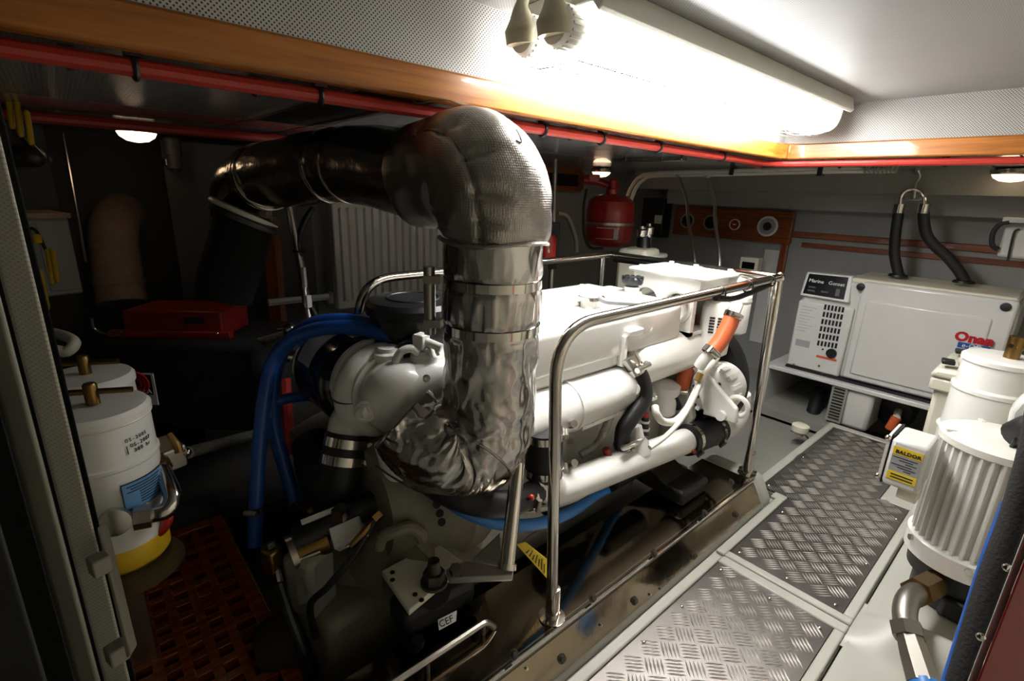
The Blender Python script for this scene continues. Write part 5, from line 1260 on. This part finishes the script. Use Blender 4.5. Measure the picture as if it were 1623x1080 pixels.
# grey electrical cabinet with yellow levers
cab = thing('electrical_cabinet', 'grey steel cabinet with yellow lever handles on the left wall', 'cabinet', AD(85, 475, 2.1))
k0, k1 = AD(42, 475, 2.0), AD(134, 470, 2.15); kd = (k1-k0); kd.z = 0; kb = V((-kd.y, kd.x, 0)).normalized()*.25; kb = kb if kb.dot(CF) > 0 else -kb
kz1 = AD(88, 345, 2.05).z
MB().obox(V((k0.x, k0.y, k0.z)), kd, kb, UP*(kz1-k0.z)).build('case', 'box_grey', cab, bevel=.008)
fk = -kb.normalized()
MB().obox(V((k0.x, k0.y, k0.z+.02))+kd*.42+fk*.004, kd*.56, kb*.02, UP*(kz1-k0.z-.03)).build('door', 'box_grey', cab, bevel=.004)
MB().obox(V((k0.x, k0.y, kz1))-kd*.02+fk*.02, kd*1.05, kb*1.1, UP*.02).build('top_rail', 'duct_beige', cab)
for (xa, ya, xb, yb, r) in ((58, 372, 60, 386, .018), (75, 395, 84, 452, .011), (83, 395, 92, 448, .011), (62, 428, 75, 492, .014)):
    A_, B_ = AD(xa, ya, 1.92), AD(xb, yb, 1.92); MB().sweep([A_, A_.lerp(B_, .1), A_.lerp(B_, .9), B_], [r*.5, r*.75, r*.75, r*.5], 12).build('lever_handle', 'yellow_paint', cab)
MB().tube([AD(40, 372, 1.95), AD(50, 362, 1.94), AD(60, 370, 1.94), AD(72, 395, 1.94)], .006, 8).build('lever_link', 'oily_steel', cab)
# bare upper panel beside it with a bright edge
MB().obox(V((k0.x, k0.y, kz1+.03))+kb*.3, kd*1.0, kb*.1, UP*(AD(100, 215, 2.3).z-kz1-.02)).build('wall_panel', 'hull_grey', label='bare dark panel on the wall above the grey cabinet', cat='panel')
MB().sweep([AD(99, 210, 2.3), AD(136, 415, 2.3)], .006, 8).build('cable', 'stainless_brushed', label='thin pale cable beside the dark wall panel', cat='cable')
# three yellow valve levers high on the left
for i, (xa, ya, xb, yb) in enumerate(((10, 130, 20, 205), (25, 150, 34, 218), (42, 175, 50, 230))):
    A_, B_ = AD(xa, ya, 1.75), AD(xb, yb, 1.75)
    t = thing('valve_lever', ('leftmost', 'middle', 'rightmost')[i]+' of three yellow valve levers high on the left wall', 'lever', B_, 'yellow valve levers')
    MB().sweep([A_, A_.lerp(B_, .06), A_.lerp(B_, .94), B_], [.005, .009, .009, .005], 12).build('grip', 'yellow_paint', t)
    MB().cyl(B_, B_+V((.02, .04, -.03)), .008, n=10).build('stem', 'oily_steel', t)
# valve manifold below them
vm = thing('valve_manifold', 'dark pipe manifold carrying the yellow valve levers', 'pipework', AD(30, 260, 1.85))
MB().sweep([AD(5, 245, 1.85), AD(70, 255, 2.1)], .03, 14).build('pipe', 'oily_steel', vm)
for x in (20, 36, 52): MB().sphere(AD(x, 248, 1.88), .04, 12, 8).build('valve_body', 'oily_steel', vm)
# white looped hose handle
MB().tube([AD(40, 900, 1.75), AD(45, 640, 1.75), AD(78, 562, 1.7), AD(105, 558, 1.7), AD(118, 545, 1.72), AD(108, 535, 1.75), AD(85, 528, 1.8)], .018, 12).build('white_hose', 'hose_white', label='bent white hose end above the fuel filters', cat='hose')
# clear filter glass hanging near the pipe bend
sgl = thing('water_separator', 'small clear-bowled separator hanging in the dark left of the pipe bend', 'filter', AD(278, 275, 2.6))
MB().lathe(AD(279, 272, 2.6), UP, [(.02, 0), (.034, .015), (.034, .08), (.04, .08), (.04, .16), (.02, .17)], 20).build('bowl', 'hull_grey', sgl)
MB().lathe(AD(265, 262, 2.6), UP, [(.016, 0), (.018, .03), (.001, .031)], 12).build('tap', 'chrome', sgl)

# radiator on the hull side
YRd = 3.4
ra0, ra1 = AY(525, 322, YRd), AY(540, 492, YRd)
rd = thing('radiator', 'white ribbed panel radiator on the hull side behind the engine', 'radiator', (2, YRd, .6))
rx0, rx1, rz0, rz1 = ra0.x, 2.45, .66, 1.4
MB().box((rx0, YRd, rz0), (rx1, YRd+.05, rz1)).build('panel', 'radiator_white', rd, bevel=.01)
MB().box((rx0-.0, YRd+.05, rz0), (rx0+.02, YRd+.2, rz1)).build('side_grille', 'radiator_white', rd)
nr = 17; pr = (rx1-rx0-.06)/nr
for i in range(nr):
    x = rx0+.04+pr*i
    MB().prism([(x, YRd+.003, rz0+.05), (x+pr*.18, YRd-.022, rz0+.07), (x+pr*.62, YRd-.022, rz0+.07), (x+pr*.8, YRd+.003, rz0+.05)], (0, 0, rz1-rz0-.1)).build('rib', 'radiator_white', rd)
MB().lathe(AY(524, 480, YRd+.1), UP, [(.03, 0), (.035, .03), (.03, .07), (.02, .08)], 14).build('valve', 'radiator_white', rd)
# grey boarding behind, teak post, stainless stanchion with black hose and a tag
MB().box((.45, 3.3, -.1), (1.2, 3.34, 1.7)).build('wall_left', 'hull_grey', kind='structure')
MB().sweep([AY(428, 345, 3.2), AY(446, 560, 3.2)], .05, 4).build('teak_post', 'teak_dark_z', label='reddish teak post behind the leaning stanchion', cat='post')
stn = thing('stanchion', 'slim leaning stainless stanchion left of the radiator', 'post', AD(497, 535, 2.5))
MB().sweep([AD(456, 318, 2.5), AD(478, 430, 2.5), AD(495, 540, 2.5)], .019, 14).build('tube', 'stainless_brushed', stn)
MB().tube([AD(496, 330, 2.55), AD(481, 355, 2.52), AD(473, 390, 2.5), AD(480, 440, 2.5), AD(490, 480, 2.5), AD(508, 515, 2.5)], .016, 12).build('hose', 'black_rubber', stn)
MB().cbox(AD(488, 478, 2.46), (.03, .02, .06), rz=.5).build('tag', 'label_white', stn)
MB().cbox(AD(482, 440, 2.46), (.016, .016, .1), rz=.5).build('sleeve', 'label_white', stn)
MB().torus(AD(474, 398, 2.5), UP, .03, .005, 16, 6).build('tie', 'black_plastic', stn)
# valves and pipes left of the air cleaner
vp_ = thing('seacock', 'cluster of chrome valve handles and pipes left of the air cleaner', 'valve', AD(455, 560, 2.3))
MB().cyl(AD(440, 522, 2.3), AD(478, 517, 2.3), .012, n=10).build('handle', 'chrome', vp_)
MB().sphere(AD(460, 522, 2.28), .03, 12, 8).build('body', 'stainless', vp_)
MB().cyl(AD(460, 525, 2.3), AD(462, 570, 2.3), .03, n=14).build('stem', 'oily_steel', vp_)
MB().lathe(AD(464, 565, 2.1), CR, [(.02, -.03), (.026, -.02), (.026, .02), (.018, .03)], 12).build('union', 'chrome', vp_)
MB().cyl(AD(400, 545, 2.5), AD(455, 530, 2.4), .02, n=12).build('pipe', 'grey_hose', vp_)
MB().sweep([AD(425, 480, 2.7), AD(520, 470, 2.9)], .02, 6).build('ledge_pipe', 'box_grey', vp_)
MB().sweep([AD(450, 600, 2.4), AD(458, 720, 2.4)], .03, 10).build('red_pipe', 'red_dark', vp_)
MB().sweep(spline([AD(470, 700, 2.2), AD(520, 670, 2.3), AD(560, 660, 2.4)], 4), .06, 14).build('grey_elbow', 'gearbox_grey', vp_)

# ================================================================== far corner: suppression cylinder and neighbours
sy = thing('suppression_cylinder', 'round red fire-suppression cylinder strapped to the far corner', 'cylinder', AD(965, 390, 4.3))
SC = AD(966, 350, 4.3); Rz = .205
MB().lathe(SC-UP*.22, UP, [(.06, 0), (.14, .01), (.19, .05), (Rz, .12), (Rz, .30), (.19, .38), (.14, .425), (.06, .44)], 40).build('vessel', 'red_paint', sy)
MB().band(SC-UP*.02, UP, Rz, .02, .005, 40).build('strap', 'stainless_brushed', sy)
lb_d = (CAM-SC); lb_d.z = 0; lb_d.normalize()
aa = math.atan2(lb_d.y, lb_d.x)
lab = cyl_patch(SC, Rz, aa-.05, .45, SC.z-.14, SC.z-.05, .003).build('label', 'label_red', sy)
cyl_patch(SC, Rz+.003, aa+.30, .09, SC.z-.135, SC.z-.055, .002).build('label_panel', 'label_white', lab)
for zz in (SC.z-.052, SC.z-.14): cyl_patch(SC, Rz+.002, aa-.05, .46, zz-.003, zz+.003, .002).build('label_border', 'label_white', lab)
MB().lathe(SC+UP*.21, UP, [(.05, 0), (.05, .05), (.035, .06), (.03, .12)], 16).build('valve', 'red_paint', sy)
MB().tube([SC+V((0, 0, .32)), AD(975, 298, 4.3), AD(950, 289, 4.3), AD(925, 285, 4.3)], .035, 12).build('valve_arm', 'red_paint', sy)
MB().cbox(AD(935, 283, 4.4), (.1, .3, .06), rz=-.6).build('bracket', 'red_paint', sy, bevel=.01)
MB().tube([AD(930, 300, 4.2), AD(925, 330, 4.2), AD(926, 370, 4.2), AD(935, 392, 4.2), AD(955, 394, 4.25)], .012, 10).build('hose', 'oily_steel', sy)
# white polytank with lid
wt = thing('header_bottle', 'white plastic tank with a flat lid behind the far guard rail', 'tank', AD(1000, 440, 3.6))
MB().cbox(AD(1010, 430, 3.7), (.28, .22, .34), rz=.2).build('body', 'cream', wt, bevel=.03)
MB().cbox(AD(1017, 405, 3.7), (.34, .28, .035), rz=.2).build('lid', 'white_paint', wt, bevel=.015)
q = AD(1010, 430, 3.7); MB().box((q.x-.12, q.y-.1, ZB), (q.x+.12, q.y+.1, q.z-.165)).build('stand', 'shell_grey', wt)
vf = thing('pressure_valve', 'chrome twin-headed valve standing on the white plastic tank', 'valve', AD(1020, 392, 3.7))
for x, y in ((1016, 372), (1027, 368)): MB().lathe(AD(x, y+4, 3.7), UP, [(.03, -.06), (.03, 0), (.04, .005), (.04, .05), (.02, .06), (.018, .08)], 14).build('head', 'chrome', vf)
MB().cyl(AD(1020, 395, 3.7), AD(1020, 378, 3.7), .05, n=16).build('base', 'black_plastic', vf)
bxk = thing('control_box', 'black wall box with a small square white label by the valve', 'electrical box', AX(1040, 375, 4.7))
MB().cbox(AX(1040, 345, 4.78), (.16, .26, .4), rz=0).build('case', 'black_plastic', bxk, bevel=.01)
MB().cbox(AX(1043, 348, 4.695), (.01, .08, .085), rz=0).build('label', 'cream', bxk)
wbx = thing('breaker_box', 'small cream box with a dark window below the gauge board', 'electrical box', AX(1186, 432, 4.5))
q = AX(1186, 421, 4.5); MB().box((4.5, q.y-.08, q.z-.07), (4.6, q.y+.08, q.z+.07)).build('case', 'cream', wbx, bevel=.008)
MB().box((4.495, q.y-.055, q.z-.03), (4.502, q.y+.055, q.z+.03)).build('window', 'black_gloss', wbx)
# dark opening with a teak frame, and a red extinguisher by the exhaust
wn = thing('window_1', None, None, AY(890, 300, 3.585), kind='structure')
q0, q1 = AY(850, 268, 3.585), AY(913, 300, 3.585)
MB().box((q0.x, 3.57, q1.z), (q1.x, 3.595, q0.z)).build('pane', 'glass_dark', wn)
for z in (q1.z, q0.z): MB().box((q0.x, 3.54, z-.025), (q1.x+.03, 3.6, z+.025)).build('frame', 'teak_dark', wn)
MB().box((q1.x, 3.54, q1.z), (q1.x+.06, 3.6, q0.z)).build('frame', 'teak_dark_z', wn)
fe = thing('fire_extinguisher', 'small red fire extinguisher half hidden beside the silver exhaust', 'extinguisher', AD(872, 410, 3.25))
MB().lathe(AD(866, 412, 3.25), UP, [(.05, 0), (.06, .01), (.06, .13), (.045, .16), (.02, .17), (.02, .19)], 24).build('bottle', 'red_paint', fe)
MB().cbox(AD(869, 365, 3.25), (.06, .025, .02), rz=.7).build('trigger', 'black_plastic', fe)
MB().cbox(AD(878, 390, 3.28), (.06, .06, .3), rz=.7).build('holder', 'black_plastic', fe, bevel=.006)
MB().sweep([AD(880, 253, 3.3), AD(876, 395, 3.3), AD(876, 395, 3.3)-UP*1.2], .016, 12).build('stanchion', 'stainless_brushed', label='upright stainless pole beside the silver exhaust elbow', cat='post')
MB().tube([AY(884, 338, 3.585), AY(900, 345, 3.585), AY(912, 375, 3.585), AY(914, 400, 3.585)], .02, 10).build('white_hose', 'hose_white', label='pale hose curving down the hull beside the red cylinder', cat='hose')
# slide bolt on the low ceiling
sb = thing('ceiling_latch', 'flat metal slide latch on the low ceiling above the red cylinder', 'latch', AZ(1030, 250, ZL))
la, lb2 = AZ(972, 251, ZL), AZ(1088, 248, ZL); ld = lb2-la
MB().obox(la-UP*.012, ld*.75, V((-ld.y, ld.x, 0)).normalized()*.05, UP*.01).build('plate', 'stainless_brushed', sb)
MB().sweep([la+ld*.02-UP*.016, la+ld*1.0-UP*.016], .012, 10).build('bolt', 'stainless_brushed', sb)
for s in (.05, .2, .7, .95): MB().sphere(la+ld*s-UP*.014, .014, 10, 6).build('screw', 'stainless', sb)

# ================================================================== left door jamb
jm = thing('door_1', None, None, AD(90, 800, .85), kind='structure')
vpost('jamb_lining', 93, 140, 800, .95, .02, -.05, ZL+.05, 'perf_jamb', jm, .012)
vpost('jamb_post', 40, 87, 800, .75, .03, -.05, ZL+.05, 'jamb_grey', jm, .014)
vpost('jamb_gap', 80, 100, 800, .98, .02, -.05, ZL+.05, 'black_felt', jm)
vpost('door_edge', -120, -8, 800, .62, .03, -.05, ZL+.05, 'jamb_dark', jm, .01)
vpost('door_seal', -10, 42, 800, .72, .02, -.05, ZL+.05, 'black_felt', jm)
vpost('jamb_inner', 139, 150, 800, 1.0, .03, -.05, ZL+.05, 'black_felt', jm)
# strike plate on the jamb
kp = [AD(152, 838, .97), AD(162, 848, .97), AD(208, 1040, .90), AD(200, 1046, .90)]
stp = MB().prism(kp, (.012, .02, 0)).build('strike_plate', 'jamb_grey', jm, bevel=.003)
for y, x in ((895, 158), (1035, 185)): MB().cbox(AD(x, y, .93), (.03, .03, .035), rz=.3).build('keeper', 'jamb_grey', jm, bevel=.003)
